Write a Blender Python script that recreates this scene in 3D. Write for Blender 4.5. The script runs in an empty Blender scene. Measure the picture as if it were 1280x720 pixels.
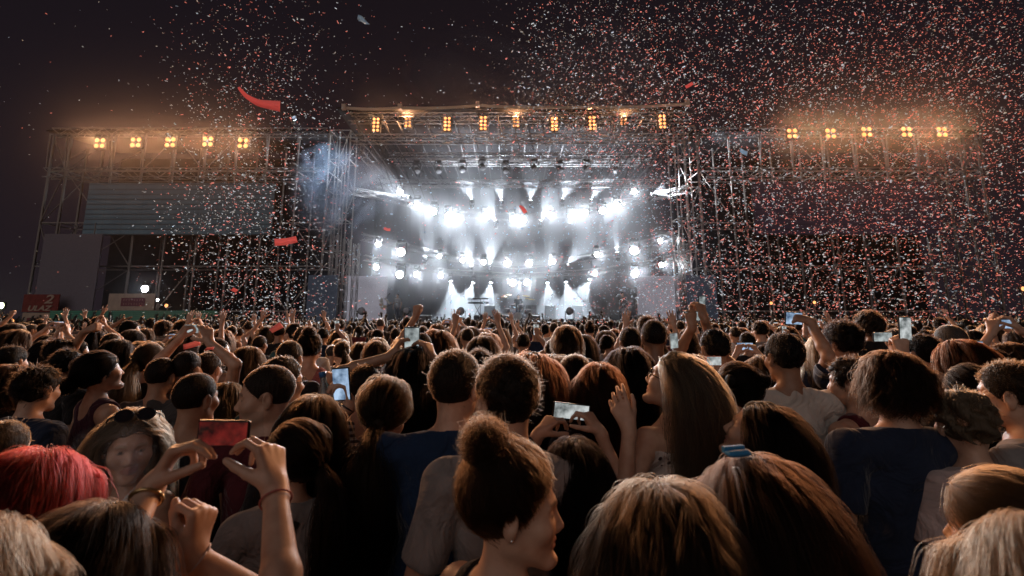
import bpy, bmesh, math, random
import numpy as np
from mathutils import Vector, Matrix, Euler

R = math.radians
rng = np.random.default_rng(7)
random.seed(7)
sc = bpy.context.scene
col = sc.collection

# ------------------------------------------------------------------ camera
CAMZ, F_PX, PP_Y, PITCH = 1.9, 600.0, 296.0, math.atan(99 / 600.0)
cam_d = bpy.data.cameras.new('camera')
cam_d.sensor_width = 36.0
cam_d.lens = 36.0 * F_PX / 1280.0
cam_d.shift_y = -64.0 / 1280.0
cam_d.dof.use_dof = True; cam_d.dof.focus_distance = 3.2; cam_d.dof.aperture_fstop = 4.0
cam_d.clip_start = 0.05
cam_d.clip_end = 2000
cam = bpy.data.objects.new('camera', cam_d)
cam.location = (0, 0, CAMZ)
cam.rotation_euler = (R(90) + PITCH, 0, 0)
col.objects.link(cam)
sc.camera = cam

def at(px, py, Y):
    """world point on the plane y=Y behind photograph pixel (px,py)"""
    x = (px - 640) / F_PX; y = -(py - PP_Y) / F_PX
    dy = math.cos(PITCH) - y * math.sin(PITCH)
    dz = math.sin(PITCH) + y * math.cos(PITCH)
    return Vector((x * Y / dy, Y, CAMZ + dz * Y / dy))

# ------------------------------------------------------------------ night sky, dim spill from the field
w = bpy.data.worlds.new('World'); sc.world = w; w.use_nodes = True
nt = w.node_tree
bg = nt.nodes['Background']
tc = nt.nodes.new('ShaderNodeTexCoord'); sep = nt.nodes.new('ShaderNodeSeparateXYZ')
ramp = nt.nodes.new('ShaderNodeValToRGB')
nt.links.new(tc.outputs['Generated'], sep.inputs[0]); nt.links.new(sep.outputs['Z'], ramp.inputs[0])
ramp.color_ramp.elements[0].position = 0.0; ramp.color_ramp.elements[0].color = (0.0135, 0.0095, 0.0130, 1)
ramp.color_ramp.elements[1].position = 0.7; ramp.color_ramp.elements[1].color = (0.0085, 0.0060, 0.0080, 1)
nt.links.new(ramp.outputs[0], bg.inputs['Color'])
bg.inputs['Strength'].default_value = 1.0

sun_d = bpy.data.lights.new('sun', 'SUN'); sun_d.energy = 0.36; sun_d.angle = R(60); sun_d.color = (1.0, 0.85, 0.78)
sun = bpy.data.objects.new('sun', sun_d); col.objects.link(sun)
sun.rotation_euler = Vector((0.30, 0.85, -0.50)).to_track_quat('-Z', 'Y').to_euler()

vs = sc.view_settings
vs.view_transform = 'Standard'; vs.look = 'None'; vs.exposure = 0.0; vs.gamma = 1.0
sc.render.engine = 'CYCLES'
cy = sc.cycles
cy.max_bounces = 5; cy.diffuse_bounces = 2; cy.glossy_bounces = 2; cy.transmission_bounces = 4
cy.transparent_max_bounces = 8; cy.volume_bounces = 0
cy.caustics_reflective = False; cy.caustics_refractive = False
cy.sample_clamp_indirect = 2.0; cy.sample_clamp_direct = 0
cy.use_denoising = True; cy.denoiser = 'OPENIMAGEDENOISE'
cy.denoising_input_passes = 'RGB_ALBEDO_NORMAL'
cy.volume_step_rate = 2.0; cy.volume_max_steps = 128
cy.use_light_tree = True
sc.view_layers[0].cycles.use_denoising = True

# ------------------------------------------------------------------ materials
MATS = {}
def mat(name, color=(.5, .5, .5), rough=.6, metal=0.0, spec=.4, emit=None, es=0.0):
    if name in MATS: return MATS[name]
    m = bpy.data.materials.new(name); m.use_nodes = True
    b = m.node_tree.nodes['Principled BSDF']
    b.inputs['Base Color'].default_value = (*color, 1)
    b.inputs['Roughness'].default_value = rough
    b.inputs['Metallic'].default_value = metal
    b.inputs['Specular IOR Level'].default_value = spec
    if emit:
        b.inputs['Emission Color'].default_value = (*emit, 1)
        b.inputs['Emission Strength'].default_value = es
    MATS[name] = m
    return m

def lamp_mat(name, color, strength):
    m = mat(name, (.02, .02, .02), .4, emit=color, es=strength)
    m.cycles.emission_sampling = 'NONE'
    return m

def noise_color(m, c1, c2, scale, detail=4, coords='Object', rough=.6):
    n = m.node_tree.nodes; l = m.node_tree.links
    t = n.new('ShaderNodeTexCoord'); x = n.new('ShaderNodeTexNoise'); r = n.new('ShaderNodeValToRGB')
    x.inputs['Scale'].default_value = scale; x.inputs['Detail'].default_value = detail
    x.inputs['Roughness'].default_value = rough
    l.new(t.outputs[coords], x.inputs['Vector']); l.new(x.outputs['Fac'], r.inputs[0])
    r.color_ramp.elements[0].position = .35; r.color_ramp.elements[1].position = .65
    r.color_ramp.elements[0].color = (*c1, 1); r.color_ramp.elements[1].color = (*c2, 1)
    l.new(r.outputs[0], n['Principled BSDF'].inputs['Base Color'])
    return x, r

# ------------------------------------------------------------------ objects, parents, tags
def tag(o, label=None, cat=None, group=None, kind=None):
    if label: o['label'] = label
    if cat: o['category'] = cat
    if group: o['group'] = group
    if kind: o['kind'] = kind
    return o

def thing(name, label, cat, loc=(0, 0, 0), group=None):
    o = bpy.data.objects.new(name, None); col.objects.link(o)
    o.empty_display_size = .1
    o.location = loc
    return tag(o, label, cat, group)

def copy_tree(o, parent=None):
    kids = [c for c in o.children]
    c = o.copy(); col.objects.link(c)
    if parent: c.parent = parent
    for k in kids: copy_tree(k, c)
    return c

def link_mesh(name, me, mats, parent=None):
    o = bpy.data.objects.new(name, me); col.objects.link(o)
    for m in (mats if isinstance(mats, (list, tuple)) else [mats]):
        me.materials.append(m)
    if parent: o.parent = parent
    return o

class MB:
    """collects shapes, links them as one mesh object"""
    def __init__(s): s.v = []; s.f = []; s.n = 0; s.mi = []; s.cur = 0; s.sm = []
    def add(s, vs, fs, smooth=False):
        s.v.append(np.asarray(vs, float).reshape(-1, 3))
        for f in fs: s.f.append([i + s.n for i in f]); s.mi.append(s.cur); s.sm.append(smooth)
        s.n += len(s.v[-1])
    def box(s, c, d, rot=None, bev=0):
        c = Vector(c); hx, hy, hz = d[0] / 2, d[1] / 2, d[2] / 2
        if bev:
            b = bev; P = []
            for z, k in ((-hz, b), (-hz + b, 0), (hz - b, 0), (hz, b)):
                X, Y = hx - k, hy - k; e = b
                P += [(X - e, Y, z), (X, Y - e, z), (X, -Y + e, z), (X - e, -Y, z), (-X + e, -Y, z), (-X, -Y + e, z), (-X, Y - e, z), (-X + e, Y, z)]
            F = []
            for q in range(3):
                for i in range(8):
                    j = (i + 1) % 8; F.append((q * 8 + j, q * 8 + i, q * 8 + 8 + i, q * 8 + 8 + j))
            F.append(tuple(range(8))); F.append(tuple(range(31, 23, -1)))
        else:
            P = [(x, y, z) for x in (-hx, hx) for y in (-hy, hy) for z in (-hz, hz)]
            F = [(0, 1, 3, 2), (4, 6, 7, 5), (0, 4, 5, 1), (2, 3, 7, 6), (0, 2, 6, 4), (1, 5, 7, 3)]
        M = rot if rot is not None else Matrix.Identity(3)
        s.add([c + M @ Vector(p) for p in P], F)
    def tube(s, pts, r, n=6, cap=True, smooth=True):
        pts = [Vector(p) for p in pts]
        rs = r if isinstance(r, (list, tuple)) else [r] * len(pts)
        V = []; up = None
        for i, p in enumerate(pts):
            t = (pts[min(i + 1, len(pts) - 1)] - pts[max(i - 1, 0)])
            if t.length < 1e-9: t = Vector((0, 0, 1))
            t.normalize()
            if up is None:
                up = Vector((0, 0, 1)) if abs(t.z) < .9 else Vector((0, 1, 0))
            a = t.cross(up)
            if a.length < 1e-6: a = t.orthogonal()
            a.normalize(); b = a.cross(t); up = b
            for k in range(n):
                an = 2 * math.pi * (k + .5) / n
                V.append(p + (a * math.cos(an) + b * math.sin(an)) * rs[i])
        F = []
        for i in range(len(pts) - 1):
            for k in range(n):
                F.append((i * n + k, i * n + (k + 1) % n, (i + 1) * n + (k + 1) % n, (i + 1) * n + k))
        if cap:
            F.append(tuple(range(n - 1, -1, -1))); F.append(tuple(range((len(pts) - 1) * n, len(pts) * n)))
        s.add(V, F, smooth)
    def bar(s, a, b, r, n=4): s.tube([a, b], r, n, smooth=n > 5)
    def lathe(s, c, prof, axis=(0, 0, 1), n=16, smooth=True):
        """prof: (radius, height along the axis)"""
        q = Vector((0, 0, 1)).rotation_difference(Vector(axis).normalized()); c = Vector(c)
        V = []
        for rr, hh in prof:
            for k in range(n):
                an = 2 * math.pi * k / n
                V.append(c + q @ Vector((rr * math.cos(an), rr * math.sin(an), hh)))
        F = []
        for i in range(len(prof) - 1):
            for k in range(n):
                F.append((i * n + k, i * n + (k + 1) % n, (i + 1) * n + (k + 1) % n, (i + 1) * n + k))
        F.append(tuple(range(n - 1, -1, -1))); F.append(tuple(range((len(prof) - 1) * n, len(prof) * n)))
        s.add(V, F, smooth)
    def quad(s, a, b, c, d): s.add([a, b, c, d], [(0, 1, 2, 3)])
    def truss(s, A, B, w, h, n, r=.03, up=None):
        """box lattice of section w x h between A and B (centre line)"""
        A, B = Vector(A), Vector(B); t = (B - A).normalized()
        u = Vector(up) if up is not None else Vector((0, 0, 1))
        side = t.cross(u).normalized(); u = side.cross(t)
        cs = [(side * w / 2 * i + u * h / 2 * j) for i, j in ((1, 1), (1, -1), (-1, -1), (-1, 1))]
        for c in cs: s.bar(A + c, B + c, r)
        L = (B - A) / n
        for i in range(n):
            p, q = A + L * i, A + L * (i + 1)
            for k in range(4):
                c, d = cs[k], cs[(k + 1) % 4]
                if i % 2: c, d = d, c
                s.bar(p + c, q + d, r * .6, 3)
    def build(s, name, m, parent=None, origin=None, world=False):
        V = np.concatenate(s.v) if s.v else np.zeros((0, 3))
        o3 = Vector(origin) if origin is not None else (parent.location if (parent is not None and not world) else Vector((0, 0, 0)))
        if parent is not None and parent.parent is not None and origin is None:
            o3 = parent.location + parent.parent.location
        V = V - np.array(o3)
        me = bpy.data.meshes.new(name)
        me.from_pydata([tuple(p) for p in V], [], s.f)
        me.polygons.foreach_set('material_index', s.mi)
        me.polygons.foreach_set('use_smooth', s.sm)
        me.update()
        ob = link_mesh(name, me, m, parent)
        if parent is None and origin is not None: ob.location = o3
        return ob

def spot(name, loc, aim, watts, angle, color, parent=None, blend=.4, size=.12):
    d = bpy.data.lights.new(name, 'SPOT'); d.energy = watts; d.spot_size = R(angle); d.spot_blend = blend
    d.color = color; d.shadow_soft_size = size
    o = bpy.data.objects.new(name, d); col.objects.link(o)
    o.rotation_euler = (Vector(aim) - Vector(loc)).to_track_quat('-Z', 'Y').to_euler()
    if parent is not None:
        o.parent = parent; o.location = Vector(loc) - parent.location
    else: o.location = loc
    return o
# ================================================================== materials of the place
m_steel = mat('galvanised_steel', (.27, .25, .24), .5, .3)
m_alu = mat('truss_aluminium', (.22, .215, .22), .5, .3)
m_black = mat('black_metal', (.02, .02, .022), .5)
m_drape = mat('black_drape', (.018, .018, .022), .95)
noise_color(m_drape, (.008, .008, .011), (.016, .016, .021), 1.5)
m_deck = mat('stage_deck', (.03, .03, .033), .6)
m_ground = mat('trampled_grass', (.05, .045, .03), .95)
noise_color(m_ground, (.03, .028, .018), (.07, .06, .04), 2.0, 8)
m_canopy = mat('canopy_cloth', (.62, .52, .42), .8)
m_panel = None
m_darkpanel = mat('dark_scrim', (.07, .09, .12), .8, emit=(.010, .014, .022), es=1.0)
m_scrim = mat('dark_mesh_scrim', (.16, .14, .18), .9)
noise_color(m_scrim, (.19, .175, .215), (.26, .24, .29), 30)
m_red = mat('red_sign', (.23, .035, .03), .7); noise_color(m_red, (.19, .028, .025), (.27, .045, .038), 4)
m_cream = mat('cream_sign', (.55, .42, .33), .7); noise_color(m_cream, (.48, .36, .28), (.6, .47, .37), 3)
m_letter = mat('pale_lettering', (.55, .40, .32), .7)
m_maroon = mat('maroon_print', (.20, .04, .055), .7)

def led_mat(name, c1, c2, es, n_lines, axis='Z', patch=1.2):
    """a video wall: rows of dim glowing tiles"""
    m = mat(name, (.02, .02, .025), .5)
    n = m.node_tree.nodes; l = m.node_tree.links; b = n['Principled BSDF']
    t = n.new('ShaderNodeTexCoord'); sp = n.new('ShaderNodeSeparateXYZ')
    l.new(t.outputs['Object'], sp.inputs[0])
    mu = n.new('ShaderNodeMath'); mu.operation = 'MULTIPLY'; mu.inputs[1].default_value = n_lines
    l.new(sp.outputs[axis], mu.inputs[0])
    fr = n.new('ShaderNodeMath'); fr.operation = 'FRACT'; l.new(mu.outputs[0], fr.inputs[0])
    gt = n.new('ShaderNodeMath'); gt.operation = 'GREATER_THAN'; gt.inputs[1].default_value = .22; l.new(fr.outputs[0], gt.inputs[0])
    no = n.new('ShaderNodeTexNoise'); no.inputs['Scale'].default_value = patch; l.new(t.outputs['Object'], no.inputs['Vector'])
    r = n.new('ShaderNodeValToRGB'); l.new(no.outputs['Fac'], r.inputs[0])
    r.color_ramp.elements[0].position = .3; r.color_ramp.elements[1].position = .7
    r.color_ramp.elements[0].color = (*c1, 1); r.color_ramp.elements[1].color = (*c2, 1)
    mx = n.new('ShaderNodeMath'); mx.operation = 'MULTIPLY'; mx.inputs[1].default_value = es * .75; l.new(gt.outputs[0], mx.inputs[0])
    ad = n.new('ShaderNodeMath'); ad.operation = 'ADD'; ad.inputs[1].default_value = es * .25; l.new(mx.outputs[0], ad.inputs[0])
    l.new(r.outputs[0], b.inputs['Emission Color']); l.new(ad.outputs[0], b.inputs['Emission Strength'])
    m.cycles.emission_sampling = 'NONE'
    return m
m_led = led_mat('video_wall_tiles', (.020, .034, .044), (.032, .050, .060), .6, 3.2)
m_led_right = led_mat('video_wall_tiles_violet', (.016, .010, .020), (.026, .014, .026), .6, 3.2)
m_led_green = led_mat('barrier_screen_tiles', (.006, .05, .035), (.022, .055, .03), .62, 9.0, patch=.5)

# ================================================================== ground
mb = MB(); mb.quad((-400, -60, 0), (400, -60, 0), (400, 700, 0), (-400, 700, 0))
tag(mb.build('ground', m_ground), kind='structure')

# ================================================================== stage
DECK = 1.55
stage = thing('stage', 'wide black concert stage with a raised deck and dark front skirt', 'stage', (0, 28.2, 0))
mb = MB(); mb.box((0, 35.2, DECK - .10), (24, 14, .2)); mb.build('deck', m_deck, stage)
mb = MB(); mb.box((0, 28.19, DECK - .03), (24, .03, .10)); mb.build('edge_trim', m_alu, stage)
mb = MB(); mb.box((0, 28.35, .72), (23.9, .1, 1.40)); mb.build('skirt', m_drape, stage)
mb = MB()
for x in range(-10, 11, 2): mb.box((x, 41.5, .7), (.2, .2, 1.4))
mb.build('leg_frame', m_black, stage)
mb = MB()
N = 60
for i in range(N):
    x0, x1 = -12 + 24 * i / N, -12 + 24 * (i + 1) / N
    y0, y1 = 41 + .04 * math.sin(i * 2.1), 41 + .04 * math.sin((i + 1) * 2.1)
    mb.add([(x0, y0, 1.56), (x1, y1, 1.56), (x1, y1, 13), (x0, y0, 13), (x0, y0 + .05, 1.56), (x1, y1 + .05, 1.56), (x1, y1 + .05, 13), (x0, y0 + .05, 13)],
           [(0, 1, 2, 3), (5, 4, 7, 6), (3, 2, 6, 7)])
tag(mb.build('stage_backdrop', m_drape), 'tall pleated black drape hanging across the back of the stage', 'backdrop')

# roof: skin, front edge cloth, ribs
roof = thing('stage_roof', 'flat stage roof with a sagging pale cloth edge over the orange lamps', 'roof', (0, 28, 13))
mb = MB(); mb.box((0, 34.5, 14.0), (21.5, 13.6, .08), Matrix.Rotation(R(-4), 3, 'X')); mb.build('skin', mat('roof_skin_black', (.006, .006, .007), .95, spec=.1), roof)
seg = [at(430, 133, 27), at(500, 133, 27), at(597, 130, 27), at(737, 132, 27), at(859, 128, 27)]
mb = MB()
for a, b in zip(seg[:-1], seg[1:]):
    K = 10; prev = None
    for i in range(K + 1):
        t = i / K; p = a.lerp(b, t) - Vector((0, 0, .28 * 4 * t * (1 - t) * .3)); e = p + Vector((0, .7, .14)); lo = p - Vector((0, -.05, .16))
        if prev: mb.add([prev[2], lo, p, prev[1], prev[0], e], [(0, 1, 2, 3), (3, 2, 5, 4)], True)
        prev = (e, p, lo)
    mb.box(a - Vector((0, .02, .05)), (.22, .2, .32))
mb.box(seg[-1] - Vector((0, .02, .05)), (.22, .2, .4))
mb.build('edge_cloth', m_canopy, roof)
mb = MB()
for i in range(23):
    x = -9.6 + 19.2 * i / 22
    mb.bar((x, 27.4, 13.55), (x * .96, 39, 12.6), .035)
    mb.bar((x, 27.5, 13.9), (x + .5, 29.2, 12.3), .03)
mb.build('rib', mat('roof_rib_steel', (.04, .038, .042), .6, .1), roof)

def truss_thing(A, B, w, h, n, label, r=.034, group=None, cat='truss'):
    A, B = Vector(A), Vector(B); o = (A + B) / 2
    mb = MB(); mb.truss(A, B, w, h, n, r)
    return tag(mb.build('lighting_truss', m_alu, origin=o), label, cat, group)

truss_thing(at(437, 148, 28), at(858, 147, 28), .5, .5, 26, 'upper front lattice truss carrying the orange lamp blocks')
truss_thing(at(440, 174, 28.3), at(858, 173, 28.3), .6, .42, 26, 'front lattice truss just below the orange lamp blocks')
truss_thing(at(486, 196, 31), at(815, 196, 31), .5, .38, 26, 'higher of the two plain lattice trusses across the stage middle')
truss_thing(at(494, 203, 33), at(800, 204, 33), .5, .34, 26, 'thin black and silver truss tucked behind the plain stage truss')
truss_thing(at(470, 230, 32), at(824, 229, 32), .5, .42, 30, 'lower lattice truss right above the white moving heads')
# raking side trusses with diagonal struts under the roof corners
for s, nm in ((-1, 'left'), (1, 'right')):
    mb = MB()
    for k in range(7):
        x = s * (9.6 - k * .55); y = 28.3 + k * .6
        mb.bar((x, y, 13.3), (x - s * 1.6, y + 1.0, 11.2), .03)
        mb.bar((x, y, 11.3), (x - s * .2, y + .8, 13.2), .022)
        mb.bar((x, y, 12.3), (x - s * .9, y + .5, 9.8), .022)
    mb.truss((s * 9.6, 28.4, 12.3), (s * 9.0, 39, 11.6), .5, .5, 14, .03)
    tag(mb.build('corner_bracing', mat('roof_rib_steel'), origin=(s * 9.3, 33, 12)), 'slanting lattice bracing under the roof corner, %s side of the stage' % nm, 'bracing')

# curved trusses (arcs that carry the white lamps)
def arc_truss(pts, w, h, label):
    mb = MB(); o = pts[len(pts) // 2]
    for a, b in zip(pts[:-1], pts[1:]): mb.truss(a, b, w, h, 2, .03)
    return tag(mb.build('curved_truss', m_alu, origin=o), label, 'truss', None)
def arcpts(xs, ys, Ys): return [at(x, y, Y) for x, y, Y in zip(xs, ys, Ys)]
arc_truss(arcpts([436, 480, 525, 580, 648, 715, 770, 815, 860], [238, 246, 258, 268, 272, 267, 258, 246, 236], [30, 31.5, 33, 34.5, 35, 34.5, 33, 31.5, 30]), .4, .4,
          'long curved truss dipping in the middle with the top row of white lamps')
arc_truss(arcpts([452, 500, 560, 648, 735, 795, 850], [296, 307, 322, 333, 322, 307, 292], [30.5, 32, 34, 35.5, 34, 32, 30.5]), .4, .4,
          'middle curved truss carrying the second row of white lamps')
arc_truss(arcpts([455, 500, 560, 648, 735, 795, 845], [322, 330, 340, 345, 340, 332, 322], [31, 32.2, 34.2, 35.8, 34.2, 32.2, 31]), .4, .34,
          'lowest curved truss whose white lamps point down over the band')
# dark cladding behind the two lower arcs
mb = MB(); P = arcpts([560, 600, 648, 700, 740], [331, 337, 339, 337, 331], [34.6, 35.4, 36, 35.4, 34.6])
for a, b in zip(P[:-1], P[1:]):
    d = (b - a).normalized(); n_ = d.cross(Vector((0, 0, 1)))
    q = [a + n_ * .1, b + n_ * .1, b - n_ * .1, a - n_ * .1]
    mb.add([p + Vector((0, 0, z)) for z in (-.38, .38) for p in q], [(0, 1, 5, 4), (1, 2, 6, 5), (2, 3, 7, 6), (3, 0, 4, 7), (4, 5, 6, 7), (3, 2, 1, 0)])
tag(mb.build('truss_cladding', m_black, origin=P[2]), 'dark bowed cladding strip between the two lower rows of white lamps', 'cladding')

# ------------------------------------------------------------------ scaffold towers beside the stage opening
def scaffold(xs, ys, z0, z1, dz, name, label, r=.045, diag=True, seed=1, m=None):
    rr = random.Random(seed)
    mb = MB()
    for x in xs:
        for y in ys: mb.bar((x, y, z0), (x, y, z1), r)
    n = max(1, int(round((z1 - z0) / dz)))
    for k in range(n + 1):
        z = z0 + (z1 - z0) * k / n
        for y in ys: mb.bar((xs[0], y, z), (xs[-1], y, z), r * .75)
        for x in xs: mb.bar((x, ys[0], z), (x, ys[-1], z), r * .75)
    if diag:
        for k in range(n):
            za, zb = z0 + (z1 - z0) * k / n, z0 + (z1 - z0) * (k + 1) / n
            for i in range(len(xs) - 1):
                for y in ys:
                    if rr.random() < .6:
                        a, b = (xs[i], xs[i + 1]) if (k + i) % 2 else (xs[i + 1], xs[i])
                        mb.bar((a, y, za), (b, y, zb), r * .6)
    o = (sum(xs) / len(xs), sum(ys) / len(ys), z0)
    return tag(mb.build(name, m or m_steel, origin=o), label, 'scaffold')
scaffold([-11.4, -10.75, -10.1], [28.6, 29.8], 0, 13.4, 2.0, 'scaffold_tower', 'bright steel scaffold tower between the left wing and the stage opening', seed=2)
scaffold([10.1, 10.75, 11.5], [28.6, 29.8], 0, 13.6, 2.0, 'scaffold_tower', 'bright steel scaffold tower between the right wing and the stage opening', seed=3)
# tight lattice masts standing in those towers
for s, xs, nm in ((-1, (-10.5, -10.0, -9.55), 'left'), (1, (9.75, 10.2, 10.6), 'right')):
    for i, x in enumerate(xs):
        mb = MB(); mb.truss((x, 28.2 + .5 * i, 1.5), (x, 28.2 + .5 * i, 6.7 - .2 * i), .3, .3, 9, .026, up=(0, 1, 0))
        tag(mb.build('lattice_mast', m_alu, origin=(x, 28.2 + .5 * i, 1.5)),
            '%s lattice mast beside the grey screen at the %s edge of the stage' % (('outermost', 'middle', 'innermost')[i if s < 0 else 2 - i], nm), 'mast')

m_panel = led_mat('side_screen_tiles', (.15, .145, .17), (.20, .19, .22), 1.25, 14.0, patch=.6)
# ------------------------------------------------------------------ the two wings
def wing(s, nm):
    xo, xi = (-29.2, -11.6) if s < 0 else (29.6, 11.8)
    t = thing('wing_scaffold', 'huge scaffold wing on the %s of the stage, its roof beam lined with orange lamps' % nm, 'scaffold', ((xo + xi) / 2, 30, 0))
    mb = MB(); n = 9; xs = [xo + (xi - xo) * i / n for i in range(n + 1)]
    xs[1] = xo - s * 1.1
    for i, x in enumerate(xs):
        for y in (29.2, 31.6):
            mb.bar((x, y, 0), (x, y, 13.3), .075 if i < 3 else .055)
    mb.build('post', m_steel, t)
    mb = MB()
    for z in (2.2, 4.9, 7.6, 10.9):
        for y in (29.2, 31.6): mb.bar((xo, y, z), (xi, y, z), .04)
        for x in xs: mb.bar((x, 29.2, z), (x, 31.6, z), .035)
    mb.build('ledger', m_steel, t)
    mb = MB(); rr = random.Random(5 + s)
    for k, (za, zb) in enumerate(((.1, 2.2), (2.2, 4.9), (4.9, 7.6), (7.6, 10.9), (10.9, 13.2))):
        for i in range(n):
            if i < 2 or rr.random() < .5:
                a, b = (xs[i], xs[i + 1]) if (i + k) % 2 else (xs[i + 1], xs[i])
                mb.bar((a, 29.15, za), (b, 29.15, zb), .032)
        mb.bar((xs[0], 29.2, za), (xs[0], 31.6, zb), .03); mb.bar((xs[0], 31.6, za), (xs[2], 31.6, zb), .03)
    mb.build('brace', m_steel, t)
    mb = MB(); mb.truss((xo - s * .3, 28.9, 13.35), (xi, 28.9, 13.35), .5, .4, 32, .035)
    for i in range(0, n + 1): mb.bar((xs[i], 28.9, 13.3), (xs[i] - s * .25, 28.75, 11.0), .045)
    mb.build('roof_beam', m_alu, t)
    mb = MB(); mb.box(((xo + xi) / 2, 31.7, 13.75), (abs(xo - xi) + .6, 5.6, .07), Matrix.Rotation(R(5), 3, 'X')); mb.build('roof_sheet', m_drape, t)
    mb = MB(); mb.box(((xo + xi) / 2, 34.5, 7), (abs(xo - xi), .06, 13)); mb.build('rear_cloth', m_drape, t)
    truss_thing((xo + (-s) * .6, 28.5, 10.55), (xi, 28.5, 10.55), .55, .55, 26,
                'horizontal lattice truss holding up the %s video wall' % nm)
    return t
wing(-1, 'left'); wing(1, 'right')

def screen(name, x0, x1, z0, z1, Y, m, label, cat, frame=.06, tilt=0.0, thick=.16):
    t = thing(name, label, cat, ((x0 + x1) / 2, Y, z0))
    mb = MB(); mb.box(((x0 + x1) / 2, Y, (z0 + z1) / 2), (x1 - x0, thick, z1 - z0)); mb.build('housing', m_black, t)
    mb = MB(); y = Y - thick / 2 - .004
    nx = max(1, int(round((x1 - x0) / 1.2))); nz = max(1, int(round((z1 - z0) / 1.0)))
    for i in range(nx):
        for k in range(nz):
            a, b = x0 + (x1 - x0) * i / nx, x0 + (x1 - x0) * (i + 1) / nx
            c, d = z0 + (z1 - z0) * k / nz, z0 + (z1 - z0) * (k + 1) / nz
            mb.quad((a + .006, y, c + .006), (b - .006, y, c + .006), (b - .006, y, d - .006), (a + .006, y, d - .006))
    mb.build('tiles', m, t)
    if tilt:
        t.rotation_euler.z = tilt
    return t
screen('video_wall', -26.1, -14.6, 6.75, 10.0, 28.8, m_led, 'large dim grey video wall high on the left wing', 'video wall')
screen('video_wall', 14.8, 26.2, 6.75, 10.1, 28.8, m_led_right, 'large dark violet video wall high on the right wing', 'video wall')
screen('barrier_screen', -25.6, -16.3, .85, 2.2, 27.0, m_led_green, 'low green glowing screen strip behind the waving hands', 'screen')
t = thing('cloth_panel', 'tall grey mesh cloth panel hung on the left wing below the video wall', 'panel', (-26.2, 28.0, 2.0))
mb = MB(); mb.box((-26.1, 28.2, 4.35), (3.45, .05, 4.75)); mb.build('cloth', m_scrim, t)
mb = MB()
for x in (-27.0, -26.0, -24.9): mb.bar((x, 28.2, 6.6), (x, 28.2, 7.4), .03)
mb.build('hanger', m_steel, t)
mb = MB(); mb.truss((-24.0, 28.4, 2.6), (-24.0, 28.4, 6.6), .4, .4, 8, .03, up=(0, 1, 0)); 

for s, nm in ((-1, 'left'), (1, 'right')):
    t = thing('side_screen', 'pale grey slanted side screen at the %s end of the stage front' % nm, 'screen', (s * 9.0, 29.8, DECK))
    mb = MB(); mb.box((s * 9.0, 29.8, DECK + 1.42), (2.5, .1, 2.75), Matrix.Rotation(-s * R(22), 3, 'Z')); mb.build('cloth', m_panel, t)
    mb = MB(); mb.box((s * 9.02, 29.88, DECK + 1.42), (.04, .1, 2.8), Matrix.Rotation(-s * R(22), 3, 'Z')); mb.build('frame', m_black, t)
    t = thing('dark_screen', 'dark blue-grey screen panel outside the pale %s side screen' % nm, 'screen', (s * 11.0, 28.4, .2))
    mb = MB(); mb.box((s * 11.0, 28.0, 2.3), (1.7, .1, 3.9)); mb.build('cloth', m_darkpanel, t)
    mb = MB(); mb.box((s * 11.0, 28.08, .2), (1.8, .3, .3)); mb.build('foot', m_black, t)

# ------------------------------------------------------------------ signs on the left
def text_mesh(name, body, size, loc, m, parent, shear=0.0, bold=.0, sx=1.0, extrude=.012):
    c = bpy.data.curves.new(name, 'FONT'); c.body = body; c.size = size; c.shear = shear; c.extrude = extrude; c.offset = bold
    c.align_x = 'CENTER'; c.align_y = 'CENTER'
    o = bpy.data.objects.new(name + '_src', c); col.objects.link(o)
    dg = bpy.context.evaluated_depsgraph_get(); me = bpy.data.meshes.new_from_object(o.evaluated_get(dg))
    bpy.data.objects.remove(o, do_unlink=True)
    me.transform(Matrix.Scale(sx, 4, (1, 0, 0))); me.materials.clear()
    r = link_mesh(name, me, m, parent)
    r.rotation_euler = (R(90), 0, 0); r.location = Vector(loc) - parent.location
    return r
a, b = at(31, 368, 27.6), at(72, 390, 27.6)
t = thing('entrance_sign', 'dark red entrance sign with a big pale 2 and ULAZ at the left wing foot', 'sign', ((a.x + b.x) / 2, 27.6, b.z))
cx_, cz_ = (a.x + b.x) / 2, (a.z + b.z) / 2; W_, H_ = b.x - a.x, a.z - b.z
mb = MB(); mb.box((cx_, 27.6, cz_), (W_, .06, H_)); mb.build('board', m_red, t)
text_mesh('number', '2', H_ * .68, (cx_ + W_ * .22, 27.55, cz_ + H_ * .2), m_letter, t, .2, .012, 1.5)
text_mesh('word', 'ULAZ', H_ * .40, (cx_ - W_ * .02, 27.55, cz_ - H_ * .30), m_letter, t, .25, .012, 1.30)
mb = MB(); mb.bar((a.x + .2, 27.7, 0), (a.x + .2, 27.7, a.z), .04); mb.bar((b.x - .2, 27.7, 0), (b.x - .2, 27.7, a.z), .04); mb.build('post', m_steel, t)

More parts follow.
